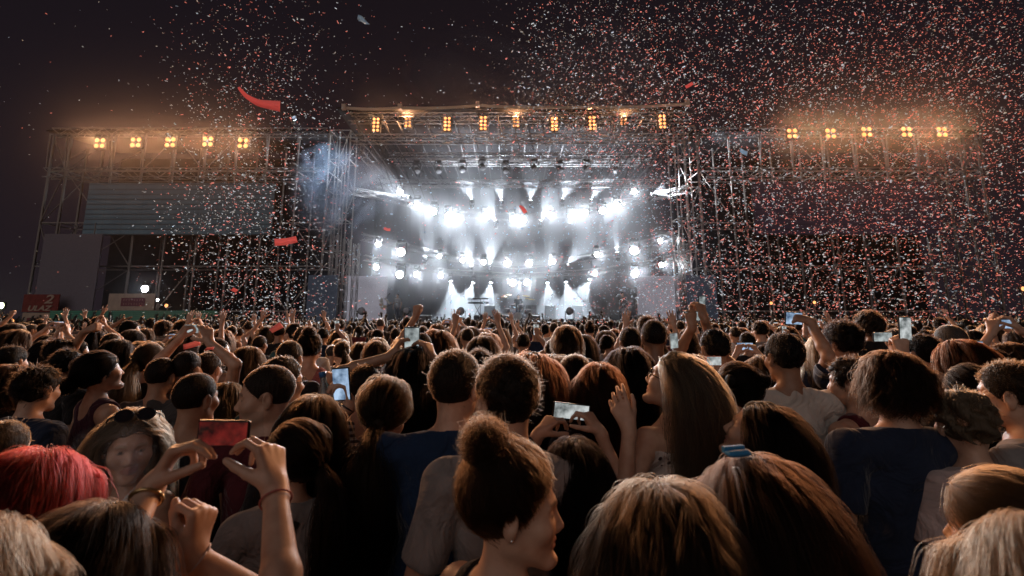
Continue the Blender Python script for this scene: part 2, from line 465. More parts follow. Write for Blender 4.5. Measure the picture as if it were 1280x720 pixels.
def sponsor(px0, py0, px1, py1, Y, label, blocks):
    a, b = at(px0, py0, Y), at(px1, py1, Y)
    t = thing('banner', label, 'banner', ((a.x + b.x) / 2, Y, min(a.z, b.z)))
    cx, cz, W, H = (a.x + b.x) / 2, (a.z + b.z) / 2, b.x - a.x, a.z - b.z
    mb = MB(); mb.box((cx, Y, cz), (W, .05, H)); mb.build('cloth', m_cream, t)
    x0, x1 = blocks
    mb = MB(); mb.box((cx + W * (x0 + x1) / 2, Y - .03, cz), (W * (x1 - x0), .012, H * .5)); mb.build('print', m_maroon, t)
    mb = MB()
    for r_ in range(2):                                   # two rows of blurred capitals
        for k in range(4):
            x = cx + W * (x0 + (x1 - x0) * (k + .75) / 4.5); z = cz + H * (.12 - .24 * r_)
            w_, h_ = W * (x1 - x0) * .14, H * .13
            mb.box((x - w_ * .4, Y - .042, z), (w_ * .22, .012, h_))
            mb.box((x + w_ * .05, Y - .043, z + h_ * (.38 if k % 2 else 0)), (w_ * .7, .012, h_ * .2))
            mb.box((x + w_ * .4, Y - .0425, z - (h_ * .1 if k == 2 else 0)), (w_ * .22, .012, h_ * .8))
    mb.build('lettering', mat('faded_lettering', (.34, .13, .12), .8), t)
    mb = MB(); mb.bar((a.x + .05, Y + .08, 0), (a.x + .05, Y + .08, a.z), .04); mb.bar((b.x - .05, Y + .08, 0), (b.x - .05, Y + .08, a.z), .04); mb.build('post', m_steel, t)
sponsor(29, 391, 70, 416, 27.5, 'cream banner with a maroon two-line print below the ULAZ sign', (-.36, .36))
sponsor(137, 367, 192, 388, 28.0, 'cream banner with a maroon printed block under the grey cloth panel', (-.22, .30))
sponsor(73, 388, 86, 414, 27.8, 'narrow cream banner squeezed between the ULAZ banner and the green screen', (-.3, .3))

# pit barrier in front of the stage
mb = MB()
for i in range(44):
    x = -25.5 + 51 * i / 43
    mb.bar((x, 26.0, 0), (x, 26.0, 1.15), .03); mb.bar((x, 26.0, 1.1), (x, 26.6, 0), .025)
mb.box((0, 26, 1.15), (51.2, .08, .06)); mb.box((0, 26.03, .55), (51.2, .02, 1.1))
tag(mb.build('pit_barrier', m_black, origin=(0, 26, 0)), 'waist-high black crowd barrier running along the foot of the stage', 'barrier')
# ================================================================== lamps
WARM = (1.0, .47, .21); WHITE = (.90, .95, 1.0)
m_warm = lamp_mat('warm_lamp_glass', (1.0, .37, .125), 2.1)
m_warm_soft = lamp_mat('warm_lamp_glass_soft', (1.0, .33, .10), 5.0)
m_white = lamp_mat('white_lamp_glass', (.92, .96, 1.0), 60.0)
m_dimlens = lamp_mat('dim_lamp_glass', (.85, .92, 1.0), 14.0)
m_house = mat('lamp_housing', (.035, .033, .032), .5)

def blinder(p, cols, rows, cell, label, group, watts, aim, ang=75):
    t = thing('blinder_lamp', label, 'stage lamp', p, group)
    mb = MB(); W, H = cols * cell, rows * cell
    mb.box(p + Vector((0, .1, 0)), (W + .08, .18, H + .08), bev=.03); mb.build('housing', m_house, t)
    mb = MB(); mb.bar(p + Vector((-W / 2 - .06, .1, 0)), p + Vector((-W / 2 - .06, .1, H / 2 + .25)), .025)
    mb.bar(p + Vector((W / 2 + .06, .1, 0)), p + Vector((W / 2 + .06, .1, H / 2 + .25)), .025)
    mb.bar(p + Vector((-W / 2 - .06, .1, H / 2 + .25)), p + Vector((W / 2 + .06, .1, H / 2 + .25)), .025); mb.build('yoke', m_house, t)
    for i in range(cols):
        for k in range(rows):
            c = p + Vector(((i - (cols - 1) / 2) * cell, -.005, (k - (rows - 1) / 2) * cell))
            mb = MB(); mb.lathe(c, [(cell * .16, .02), (cell * .34, 0), (cell * .37, -.03)][::1], (0, 1, 0), 10)
            mb.lathe(c + Vector((0, -.03, 0)), [(cell * .32, 0), (cell * .23, .03), (.01, .04)], (0, -1, 0), 10)
            mb.build('lamp_cell', m_warm, t)
    spot('beam', p + Vector((0, -.25, 0)), aim, watts, ang, WARM, t, .8, .25)
    return t
names = ['first', 'second', 'third', 'fourth', 'fifth', 'sixth', 'seventh', 'eighth', 'ninth']
for i, (px, py, r) in enumerate([(470, 156, 4), (510, 153, 3), (559, 155, 4), (604, 154, 4), (645, 153, 3), (693, 155, 4), (740, 154, 4), (779, 150, 3), (828, 152, 4)]):
    p = at(px, py, 27.6 if r == 4 else 29.0)
    blinder(p, 2, r, .235, '%s orange %s-cell lamp block from the left under the stage roof edge' % (names[i], 'eight' if r == 4 else 'six'),
            'orange lamp blocks under the roof edge', 1700, (p.x * .4, 4, 7.5), 165)
for s, pts in ((-1, [(125, 179), (170, 178), (213, 178), (260, 177), (304, 179)]), (1, [(990, 167), (1038, 167), (1083, 165), (1133, 165), (1177, 165)])):
    for i, (px, py) in enumerate(pts):
        p = at(px, py, 28.4)
        nn = names[i] if s < 0 else names[4 - i]
        blinder(p, 2, 2, .36, '%s orange four-cell floodlight from the outer end of the %s wing roof' % (nn if s < 0 else names[4 - i], 'left' if s < 0 else 'right'),
                'orange floodlights along the wing roofs', 4600 if s < 0 else 5200, (p.x * .35, 3, 1.2), 85)

def moving_head(p, aim, r, label, group, m, watts=0, ang=60, color=WHITE, hang=True, yoke=True, size=.12, blend=.5):
    t = thing('moving_head_lamp', label, 'stage lamp', p, group)
    d = (Vector(aim) - p).normalized(); s = 1 if hang else -1
    mb = MB(); mb.box(p + Vector((0, 0, s * (r * 2.3 + .1))), (r * 2.0, r * 1.7, .2), bev=.03); mb.build('base', m_house, t)
    mb = MB()
    for k in (-1, 1): mb.box(p + Vector((k * r * 1.28, 0, s * r * 1.1)), (r * .22, r * .7, r * 2.5))
    mb.box(p + Vector((0, 0, s * (r * 2.3))), (r * 2.5, r * .66, r * .2))
    mb.build('yoke', m_house, t)
    mb = MB(); mb.lathe(p - d * r * .2, [(r * .35, -r * 1.2), (r * .8, -r * 1.0), (r * 1.02, -r * .2), (r * 1.1, r * .9), (r * 1.02, r * .92)], d, 16); mb.build('head', m_house, t)
    mb = MB(); mb.lathe(p + d * r * .74, [(r * .96, 0), (r * .8, r * .12), (r * .4, r * .2), (.005, r * .22)], d, 16); mb.build('lens', m, t)
    if watts: spot('beam', p + d * (r * 1.05), aim, watts, ang, color, t, blend, size)
    return t
G1 = 'white moving heads on the curved trusses'
row1 = [(500, 240, 31.6, .2), (522, 257, 32.4, .25), (543, 264, 33, .25), (560, 270, 33.6, .27), (571, 272, 33.8, .25), (607, 271, 34.3, .27), (640, 274, 34.6, .24), (655, 275, 34.6, .24),
        (688, 269, 34.3, .24), (714, 270, 34, .28), (731, 266, 33.6, .28), (752, 263, 33, .26), (771, 257, 32.4, .24), (792, 239, 31.6, .2)]
row2 = [(473, 305, 31.2, .18), (502, 315, 31.8, .29), (550, 320, 33.4, .16), (578, 325, 34, .18), (605, 328, 34.8, .2), (634, 329, 35.2, .26), (661, 329, 35.2, .26), (691, 327, 34.8, .22), (745, 318, 33.6, .2), (793, 313, 31.8, .29), (825, 301, 31.2, .18)]
row3 = [(470, 334, 31.3, .18), (501, 343, 31.9, .27), (521, 343, 32.5, .2), (551, 345, 33.6, .16), (641, 353, 35.6, .26), (658, 353, 35.6, .26), (744, 342, 33.8, .17), (793, 342, 31.9, .26), (826, 331, 31.2, .18)]
def ordinal(i): return (names + ['tenth', 'eleventh', 'twelfth', 'thirteenth', 'fourteenth'])[i]
for rowi, (row, rn) in enumerate(((row1, 'top'), (row2, 'middle'), (row3, 'lowest'))):
    for i, (px, py, Y, r) in enumerate(row):
        p = at(px, py, Y)
        moving_head(p, (p.x * .8 + 7 * math.sin(i * 2.4 + rowi), 6, 1.6), r * .9, 'dazzling white moving head, %s from the left in the %s lamp row' % (ordinal(i), rn), G1, m_white,
                    (1650 if r > .22 else 1100) * (.5 if 600 < px < 680 and py > 300 else 1), 52, WHITE, size=.2)
# fixtures that throw a visible fan of light through the smoke
fans = [(590, 251, 33.0, (-.35, -.15, 1), 620), (627, 252, 33.4, (-.15, -.25, 1), 620), (663, 252, 33.4, (.1, -.25, 1), 700), (703, 250, 33.0, (.35, -.2, 1), 620), (738, 251, 32.6, (.55, -.2, 1), 520),
        (812, 243, 31.0, (1.3, -.3, .35), 700), (512, 247, 31.5, (-1.0, -.3, .5), 420), (620, 277, 34.4, (-.5, -.2, .9), 800), (675, 277, 34.4, (.5, -.2, .9), 800),
        (590, 334, 34.9, (-.35, -.3, 1), 800), (613, 334, 35.2, (.0, -.3, 1), 900), (687, 333, 35.1, (.25, -.3, 1), 700), (708, 331, 34.8, (.75, -.3, .8), 700), (531, 322, 33.0, (.2, -.3, 1), 300), (772, 317, 32.8, (-.2, -.3, 1), 300)]
downs = [(563, 350, 34.4, (.2, -.25, -1), 900), (592, 352, 34.9, (-.35, -.25, -1), 900), (614, 352, 35.2, (-.15, -.3, -1), 900), (649, 352, 35.7, (0, -.35, -1), 1100), (684, 352, 35.2, (.1, -.3, -1), 800), (707, 351, 34.9, (.2, -.25, -1), 800), (738, 348, 34.4, (-.6, -.25, -1), 800)]
for i, (px, py, Y, d, wt) in enumerate(fans):
    p = at(px, py, Y)
    wt *= 9
    moving_head(p, p + Vector(d).normalized() * 6, .13, 'small moving head throwing a fan of light upward, %s from the left' % (ordinal(i) if i < 14 else 'last'),
                'small lamps throwing fans up', m_dimlens, wt, 62, (.86, .93, 1), hang=False, size=.05, blend=.12)
for i, (px, py, Y, d, wt) in enumerate(downs):
    p = at(px, py, Y)
    wt *= 8 if abs(px - 649) > 5 else 2.2
    moving_head(p, p + Vector(d).normalized() * 4, .13, 'small moving head throwing a fan of light downward, %s from the left' % ordinal(i),
                'small lamps throwing fans down', m_dimlens, wt, 62, (.84, .93, 1), size=.05, blend=.12)
# moving heads asleep on the front edge of the deck, and hanging dark ones
for i, px in enumerate([452, 508, 576, 712, 780, 852]):
    p = at(px, 393, 28.8); p.z = DECK + .62
    moving_head(p, p + Vector((.05, -1, .3)), .2, 'unlit black moving head standing on the stage lip, %s from the left' % ordinal(i),
                'unlit moving heads on the stage lip', mat('dead_glass', (.25, .25, .27), .15), hang=False)
for i, (px, py) in enumerate([(521, 213), (548, 213), (578, 212), (603, 209), (632, 213), (668, 210), (700, 212), (733, 211), (770, 212)]):
    p = at(px, py, 31.2)
    moving_head(p, p + Vector((.3, -.6, -1)), .2, 'unlit dark moving head hanging from the plain upper stage truss, %s from the left' % ordinal(i),
                'unlit moving heads on the upper truss', mat('dead_glass'), hang=True)

# small lamps around the field
def field_lamp(px, py, Y, label, m, r, color, watts, pole=True, zdir=-1):
    p = at(px, py, Y)
    t = thing('field_lamp', label, 'lamp', (p.x, p.y, 0))
    mb = MB(); mb.bar((p.x, p.y + .12, 0), (p.x, p.y + .12, p.z + .1), .04); mb.build('pole', m_steel, t)
    mb = MB(); mb.box(p + Vector((0, .1, 0)), (r * 2.6, .16, r * 2.2), bev=.03); mb.build('housing', m_house, t)
    mb = MB(); mb.lathe(p, [(r, 0), (r * .7, .04), (.005, .05)], (0, -1, 0), 12); mb.build('lens', m, t)
    if watts: spot('beam', p + Vector((0, -.2, 0)), (p.x * .4, 2, 1.2), watts, 120, color, t, .8, .2)
field_lamp(181, 361, 28.6, 'bright white work lamp on a pole below the left video wall', m_white, .20, WHITE, 260)
field_lamp(197, 375, 28.8, 'small white lamp right of the bright work lamp in the left wing', m_dimlens, .08, WHITE, 0)
field_lamp(208, 382, 27.6, 'small orange lamp above the green screen strip', m_warm, .10, WARM, 120)
field_lamp(1, 382, 40, 'greenish white field lamp beyond the outer left edge of the wing', lamp_mat('green_white_glass', (.9, 1, .6), 25), .25, (.9, 1, .6), 250)
field_lamp(964, 379, 28.0, 'left one of two small orange lamps low in the right wing', m_warm, .09, WARM, 60)
field_lamp(1018, 378, 28.0, 'right one of two small orange lamps low in the right wing', m_warm, .09, WARM, 60)
field_lamp(1279, 361, 27, 'orange lamp at the outer edge of the right wing', m_warm, .12, WARM, 60)
for i, (px, py) in enumerate([(0, 397), (6, 399), (14, 402)]):
    field_lamp(px, py, 60, 'tiny amber light far off beyond the left wing, %s from the left' % ordinal(i), m_warm_soft, .35, WARM, 0)

# ================================================================== smoke on the stage
def smoke_mat(name, color, dens, scale, aniso, thresh=(.45, .75), detail=4, falloff=True, warp=.0, flat=False, fwd=0.0):
    m = bpy.data.materials.new(name); m.use_nodes = True
    n = m.node_tree.nodes; l = m.node_tree.links
    n.remove(n['Principled BSDF'])
    v = n.new('ShaderNodeVolumePrincipled'); v.inputs['Color'].default_value = (*color, 1); v.inputs['Anisotropy'].default_value = aniso
    l.new(v.outputs[0], n['Material Output'].inputs['Volume'])
    if flat:
        v.inputs['Density'].default_value = dens
        if fwd:                                             # coarser droplets that scatter straight on
            v2 = n.new('ShaderNodeVolumePrincipled'); v2.inputs['Color'].default_value = (*color, 1); v2.inputs['Anisotropy'].default_value = .8; v2.inputs['Density'].default_value = fwd
            ad = n.new('ShaderNodeAddShader'); l.new(v.outputs[0], ad.inputs[0]); l.new(v2.outputs[0], ad.inputs[1]); l.new(ad.outputs[0], n['Material Output'].inputs['Volume'])
        return m
    t = n.new('ShaderNodeTexCoord'); no = n.new('ShaderNodeTexNoise'); no.inputs['Scale'].default_value = scale; no.inputs['Detail'].default_value = detail
    no.inputs['Distortion'].default_value = warp
    l.new(t.outputs['Object'], no.inputs['Vector'])
    mr = n.new('ShaderNodeMapRange'); mr.inputs['From Min'].default_value = thresh[0]; mr.inputs['From Max'].default_value = thresh[1]
    mr.inputs['To Max'].default_value = dens
    l.new(no.outputs['Fac'], mr.inputs['Value'])
    out = mr.outputs[0]
    if falloff:
        ln = n.new('ShaderNodeVectorMath'); ln.operation = 'LENGTH'; l.new(t.outputs['Generated'], ln.inputs[0])
        sb = n.new('ShaderNodeVectorMath'); sb.operation = 'SUBTRACT'; sb.inputs[1].default_value = (.5, .5, .5)
        l.new(t.outputs['Generated'], sb.inputs[0]); l.new(sb.outputs[0], ln.inputs[0])
        fr = n.new('ShaderNodeMapRange'); fr.inputs['From Min'].default_value = .5; fr.inputs['From Max'].default_value = .12
        l.new(ln.outputs['Value'], fr.inputs['Value'])
        mu = n.new('ShaderNodeMath'); mu.operation = 'MULTIPLY'; l.new(out, mu.inputs[0]); l.new(fr.outputs[0], mu.inputs[1]); out = mu.outputs[0]
    l.new(out, v.inputs['Density'])
    return m
mb = MB(); mb.box((0, 34.6, 6.5), (20, 12.0, 9.7))
tag(mb.build('stage_haze', smoke_mat('stage_haze_air', (.88, .93, 1), .029, 1, .12, flat=True, fwd=.0042), origin=(0, 34.6, 6.5)),
    'white smoke haze filling the stage opening around the lamps', 'haze', kind='stuff')
mb = MB(); mb.box((0, 33.8, 12.5), (19.6, 10.6, 2.2))
tag(mb.build('roof_haze', smoke_mat('roof_haze_air', (.9, .93, 1), .009, 1, .2, flat=True), origin=(0, 33.8, 12.5)),
    'grey haze hanging under the stage roof', 'haze', kind='stuff')
mb = MB(); mb.box((0, 31.0, 8.6), (70, 26, 19.4))
tag(mb.build('field_haze', smoke_mat('field_haze_air', (.92, .90, 1), .00062, 1, .84, flat=True), origin=(0, 31.0, 8.6)),
    'thin night haze over the stage and both wings', 'haze', kind='stuff')

def puff(name, c, d, m, label):
    mb = MB(); mb.lathe((0, 0, 0), [(.02, -.5)] + [(.5 * math.sin(a), -.5 * math.cos(a)) for a in [math.pi * k / 10 for k in range(1, 10)]] + [(.02, .5)], n=20)
    o = mb.build(name, m); o.location = c; o.scale = d
    return tag(o, label, 'smoke', kind='stuff')
puff('drifting_smoke', at(425, 240, 27.3), (7.2, 2.6, 6.4), smoke_mat('blue_smoke', (.66, .80, 1), 1.5, 3.0, .1, (.47, .68), 5, warp=.8), 'blue-white smoke cloud drifting off the stage by the left tower')
puff('drifting_smoke', at(690, 90, 32), (22, 5, 9), smoke_mat('grey_smoke', (.8, .84, 1), 1.0, 1.1, .1, (.48, .70), 5, warp=.8), 'faint grey smoke drifting up over the stage roof')
puff('drifting_smoke', at(400, 215, 28.2), (5.0, 2.2, 4.4), MATS.setdefault('blue_smoke', bpy.data.materials['blue_smoke']), 'thinner blue smoke curl above the left scaffold tower')
puff('drifting_smoke', at(612, 318, 33.5), (8, 3.0, 4.6), smoke_mat('white_smoke', (.95, .97, 1), .16, 1.7, .3, (.44, .72), 4, warp=.5), 'white smoke billowing in the fan beams at the stage middle')
p0 = at(425, 240, 27.3)
moving_head(Vector((-13.3, 27.6, 13.9)), p0, .14, 'added moving head on the left wing scaffold that lights the blue smoke', None, lamp_mat('added_lamp_glass', (.6, .75, 1), .5), 5200, 70, (.6, .78, 1), hang=False, size=.1)  # added lamp with a near-dark lens, there only to light the blue smoke
# ================================================================== people: distance fields -> one skin
def rotm(yaw=0, pitch=0, roll=0):
    """face turn: yaw + left, pitch + up, roll + to the person's right ear"""
    return np.array(Matrix.Rotation(R(yaw), 3, 'Z') @ Matrix.Rotation(R(pitch), 3, 'X') @ Matrix.Rotation(R(roll), 3, 'Y'))

class Vol:
    def __init__(s, lo, hi, h):
        s.lo = np.array(lo, np.float32); s.h = h
        s.n = np.ceil((np.array(hi) - s.lo) / h).astype(int) + 1
        s.g = np.full(s.n, .2, np.float32)
    def box(s, lo, hi):
        a = np.clip(np.floor((np.array(lo) - s.lo) / s.h).astype(int), 0, s.n)
        b = np.clip(np.ceil((np.array(hi) - s.lo) / s.h).astype(int) + 1, 0, s.n)
        if (b <= a).any(): return None, None
        sl = tuple(slice(i, j) for i, j in zip(a, b))
        ax = [(np.arange(a[k], b[k], dtype=np.float32) * s.h + s.lo[k]) for k in range(3)]
        return sl, (ax[0][:, None, None], ax[1][None, :, None], ax[2][None, None, :])
    def put(s, sl, d, k, sub):
        a = s.g[sl]
        if sub: a = -a
        if k > 0:
            h = np.maximum(k - np.abs(a - d), 0) / k
            r = np.minimum(a, d) - h * h * (k * .25)
        else: r = np.minimum(a, d)
        s.g[sl] = -r if sub else r
    def cone(s, a, b, ra, rb, k=.02, sub=False):
        a, b = np.array(a, np.float32), np.array(b, np.float32); m = max(ra, rb) + k + 2.5 * s.h
        sl, c = s.box(np.minimum(a, b) - m, np.maximum(a, b) + m)
        if sl is None: return
        ba = b - a; L = float(ba @ ba) + 1e-12
        px, py, pz = c[0] - a[0], c[1] - a[1], c[2] - a[2]
        t = np.clip((px * ba[0] + py * ba[1] + pz * ba[2]) / L, 0, 1)
        d = np.sqrt((px - t * ba[0]) ** 2 + (py - t * ba[1]) ** 2 + (pz - t * ba[2]) ** 2) - (ra + (rb - ra) * t)
        s.put(sl, d, k, sub)
    def ell(s, c0, r, Rm=None, k=.02, sub=False):
        c0 = np.array(c0, np.float32); r = np.array(r, np.float32); m = r.max() + k + 2.5 * s.h
        sl, c = s.box(c0 - m, c0 + m)
        if sl is None: return
        x, y, z = c[0] - c0[0], c[1] - c0[1], c[2] - c0[2]
        if Rm is not None:
            T = np.asarray(Rm).T
            x, y, z = (T[i][0] * x + T[i][1] * y + T[i][2] * z for i in range(3))
        k0 = np.sqrt((x / r[0]) ** 2 + (y / r[1]) ** 2 + (z / r[2]) ** 2)
        k1 = np.sqrt((x / r[0] ** 2) ** 2 + (y / r[1] ** 2) ** 2 + (z / r[2] ** 2) ** 2) + 1e-9
        s.put(sl, k0 * (k0 - 1) / k1, k, sub)
    def coords(s):
        return [((np.arange(s.n[k], dtype=np.float32) * s.h + s.lo[k]).reshape([-1 if i == k else 1 for i in range(3)])) for k in range(3)]
    def cut(s, d, k=.006):
        """keep only where d<0"""
        a = s.g; h = np.maximum(k - np.abs(a - d), 0) / k
        s.g = np.maximum(a, d) + h * h * (k * .25)
    def nets(s):
        g = s.g; n = g.shape
        neg = g < 0
        cnt = np.zeros([x - 1 for x in n], np.int8)
        for i in (0, 1):
            for j in (0, 1):
                for k in (0, 1): cnt += neg[i:n[0] - 1 + i, j:n[1] - 1 + j, k:n[2] - 1 + k]
        act = (cnt > 0) & (cnt < 8)
        I, J, K = np.nonzero(act)
        if len(I) == 0: return np.zeros((0, 3)), np.zeros((0, 4), int)
        idx = np.full(act.shape, -1, np.int32); idx[I, J, K] = np.arange(len(I))
        P = np.zeros((len(I), 3), np.float32); C = np.zeros(len(I), np.float32)
        for ax in range(3):
            o = [k for k in range(3) if k != ax]
            for u in (0, 1):
                for v in (0, 1):
                    d0 = [0, 0, 0]; d0[o[0]] = u; d0[o[1]] = v; d1 = list(d0); d1[ax] = 1
                    a = g[I + d0[0], J + d0[1], K + d0[2]]; b = g[I + d1[0], J + d1[1], K + d1[2]]
                    m = (a < 0) != (b < 0); t = np.where(m, a / np.where(m, a - b, 1), 0)
                    q = np.tile(np.array(d0, np.float32), (len(I), 1)); q[:, ax] = t
                    P += q * m[:, None]; C += m
        P = P / C[:, None] + np.stack([I, J, K], 1)
        Q = []
        for ax in range(3):
            o = [k for k in range(3) if k != ax]
            A = np.take(neg, range(0, n[ax] - 1), ax); B = np.take(neg, range(1, n[ax]), ax)
            e = A != B
            i3 = list(np.nonzero(e)); 
            ok = (i3[o[0]] > 0) & (i3[o[1]] > 0) & (i3[o[0]] < n[o[0]] - 1) & (i3[o[1]] < n[o[1]] - 1)
            i3 = [x[ok] for x in i3]; fl = A[tuple(i3)]
            def at_(du, dv):
                z = list(i3); z[o[0]] = z[o[0]] - du; z[o[1]] = z[o[1]] - dv
                return idx[tuple(z)]
            q = np.stack([at_(1, 1), at_(0, 1), at_(0, 0), at_(1, 0)], 1)
            flip = fl if ax != 1 else ~fl
            q = np.where(flip[:, None], q, q[:, ::-1])
            Q.append(q[(q >= 0).all(1)])
        return P * s.h + s.lo, np.concatenate(Q)

def mesh_np(name, V, Q):
    me = bpy.data.meshes.new(name)
    me.vertices.add(len(V)); me.vertices.foreach_set('co', np.asarray(V, np.float32).ravel())
    k = Q.shape[1]
    me.loops.add(len(Q) * k); me.loops.foreach_set('vertex_index', np.asarray(Q, np.int32).ravel())
    me.polygons.add(len(Q)); me.polygons.foreach_set('loop_start', np.arange(0, len(Q) * k, k, dtype=np.int32))
    me.polygons.foreach_set('use_smooth', np.ones(len(Q), bool))
    me.update(calc_edges=True); me.validate()
    return me

# ------------------------------------------------------------------ body measures (metres, standing 1.75 m, facing +Y)
HC = np.array((0, .012, 1.632))        # head centre
PIV = np.array((0, -.012, 1.525))      # where the head turns on the neck
class Head:
    def __init__(s, yaw=0, pitch=0, roll=0, sc_=1.0):
        s.R = rotm(yaw, pitch, roll); s.s = sc_
        s.c = PIV + s.R @ (HC - PIV)
    def p(s, v): return s.c + s.R @ (np.asarray(v, float) * s.s)
    def inv(s, V): return ((np.asarray(V) - s.c) @ s.R) / s.s
CR_C, CR_R = np.array((0, -.014, .035)), np.array((.0755, .0975, .086))     # cranium

def put_head(v, H, female, hero):
    P = H.p
    v.ell(P(CR_C), CR_R, H.R, .0)
    v.ell(P((0, .026, -.028)), (.060, .068, .078), H.R, .03)
    for s in (-1, 1):
        v.cone(P((s * .046, .0, -.058)), P((s * .014, .070, -.100)), .021, .017, .03)
        v.ell(P((s * .043, .060, -.026)), (.022, .022, .02), H.R, .03)
    v.ell(P((0, .081, -.103)), (.018, .016, .015), H.R, .02)
    nz = .92 if female else 1.05
    v.cone(P((0, .084, .004)), P((0, .104 * (1 + .02 * (nz - 1)), -.032)), .0075, .0105 * nz, .012)
    if hero:
        for s in (-1, 1):
            v.ell(P((s * .0105, .094, -.037)), (.0085, .010, .0075), H.R, .008)
            v.cone(P((s * .012, .084, .020)), P((s * .042, .070, .020)), .009, .007, .015)
            v.ell(P((s * .032, .094, .002)), (.018, .014, .010), H.R, .014, sub=True)
            v.ell(P((s * .031, .0725, .001)), (.0130, .0120, .0105), H.R, .005)
            v.cone(P((s * .020, .080, -.0645)), P((0, .0885, -.0615)), .0050, .0068, .006)
            v.cone(P((s * .018, .079, -.0690)), P((0, .0865, -.0740)), .0050, .0075, .006)
        v.cone(P((-.022, .0895, -.0675)), P((.022, .0895, -.0675)), .0024, .0024, .004, sub=True)
        v.cone(P((-.006, .0965, -.0675)), P((.006, .0965, -.0675)), .003, .003, .004, sub=True)
        v.ell(P((0, .099, -.086)), (.02, .010, .006), H.R, .012, sub=True)
    for s in (-1, 1):
        Re = H.R @ rotm(s * -22, -8, 0)
        v.ell(P((s * .0795, -.014, -.004)), (.0085, .019, .032), Re, .006)
        v.ell(P((s * .0755, -.012, -.030)), (.008, .010, .012), Re, .008)
        if hero:
            v.ell(P((s * .089, -.012, .004)), (.0075, .010, .018), Re, .006, sub=True)
    nr = .043 if female else .051
    v.cone(P((0, -.026, -.050)), (0, -.024, 1.45), nr, nr * 1.10, .03)
    if not female: v.ell(P((0, .028, -.150)), (.010, .010, .012), H.R, .02)

def put_torso(v, female, w=1.0, inf=0.0, k=.05):
    sw = (.158 if female else .188) * w
    v.ell((0, 0, 1.27), (.150 * w + inf, .108 * w + inf, .21 + inf), None, k)
    v.cone((-sw, -.01, 1.412), (sw, -.01, 1.412), .044 + inf, .044 + inf, k)
    for s in (-1, 1):
        v.cone((s * .01, -.028, 1.475), (s * sw * .85, -.015, 1.412), .034 + inf, .040 + inf, k)
        if female: v.ell((s * .072, .085, 1.27), (.06 + inf, .05 + inf, .06 + inf), None, .04)
    v.ell((0, .0, 1.08), ((.125 if female else .142) * w + inf, .098 * w + inf, .19 + inf), None, k)
    v.ell((0, -.005, .93), ((.172 if female else .165) * w + inf, .120 * w + inf, .14 + inf), None, k)
    return sw

UP, FO = .285, .255
def arm_ik(sh, wrist, hint):
    sh, wrist, hint = (np.array(x, float) for x in (sh, wrist, hint))
    d = wrist - sh; L = np.linalg.norm(d); mx = (UP + FO) * .995
    if L > mx: wrist = sh + d / L * mx; d = wrist - sh; L = mx
    a = (UP ** 2 - FO ** 2 + L * L) / (2 * L); hh = math.sqrt(max(UP ** 2 - a * a, 0))
    u = d / L; n = hint - u * (hint @ u); n /= (np.linalg.norm(n) + 1e-9)
    return sh + u * a + n * hh, wrist

POSES = {  # per finger: curls at the three joints; spread; thumb (out, forward, curl)
    'open':  ([(8, 10, 5)] * 4, 9, (55, 25, 10)),
    'relax': ([(20, 30, 15), (28, 35, 18), (34, 38, 20), (38, 40, 22)], 3, (38, 40, 20)),
    'fist':  ([(78, 95, 50)] * 4, 0, (25, 70, 45)),
    'pinch': ([(48, 46, 18), (52, 48, 20), (62, 62, 30), (70, 70, 35)], 3, (42, 70, 12)),
    'clasp': ([(62, 58, 25)] * 4, 1, (30, 65, 25)),
    'horn':  ([(6, 8, 5), (85, 95, 50), (85, 95, 50), (6, 8, 5)], 6, (25, 70, 45)),
    'point': ([(6, 8, 5), (80, 95, 50), (82, 95, 50), (84, 95, 50)], 2, (25, 70, 45)),
    'ell':   ([(30, 30, 12), (38, 34, 15), (48, 44, 20), (60, 55, 25)], 6, (62, 48, 6)),
}
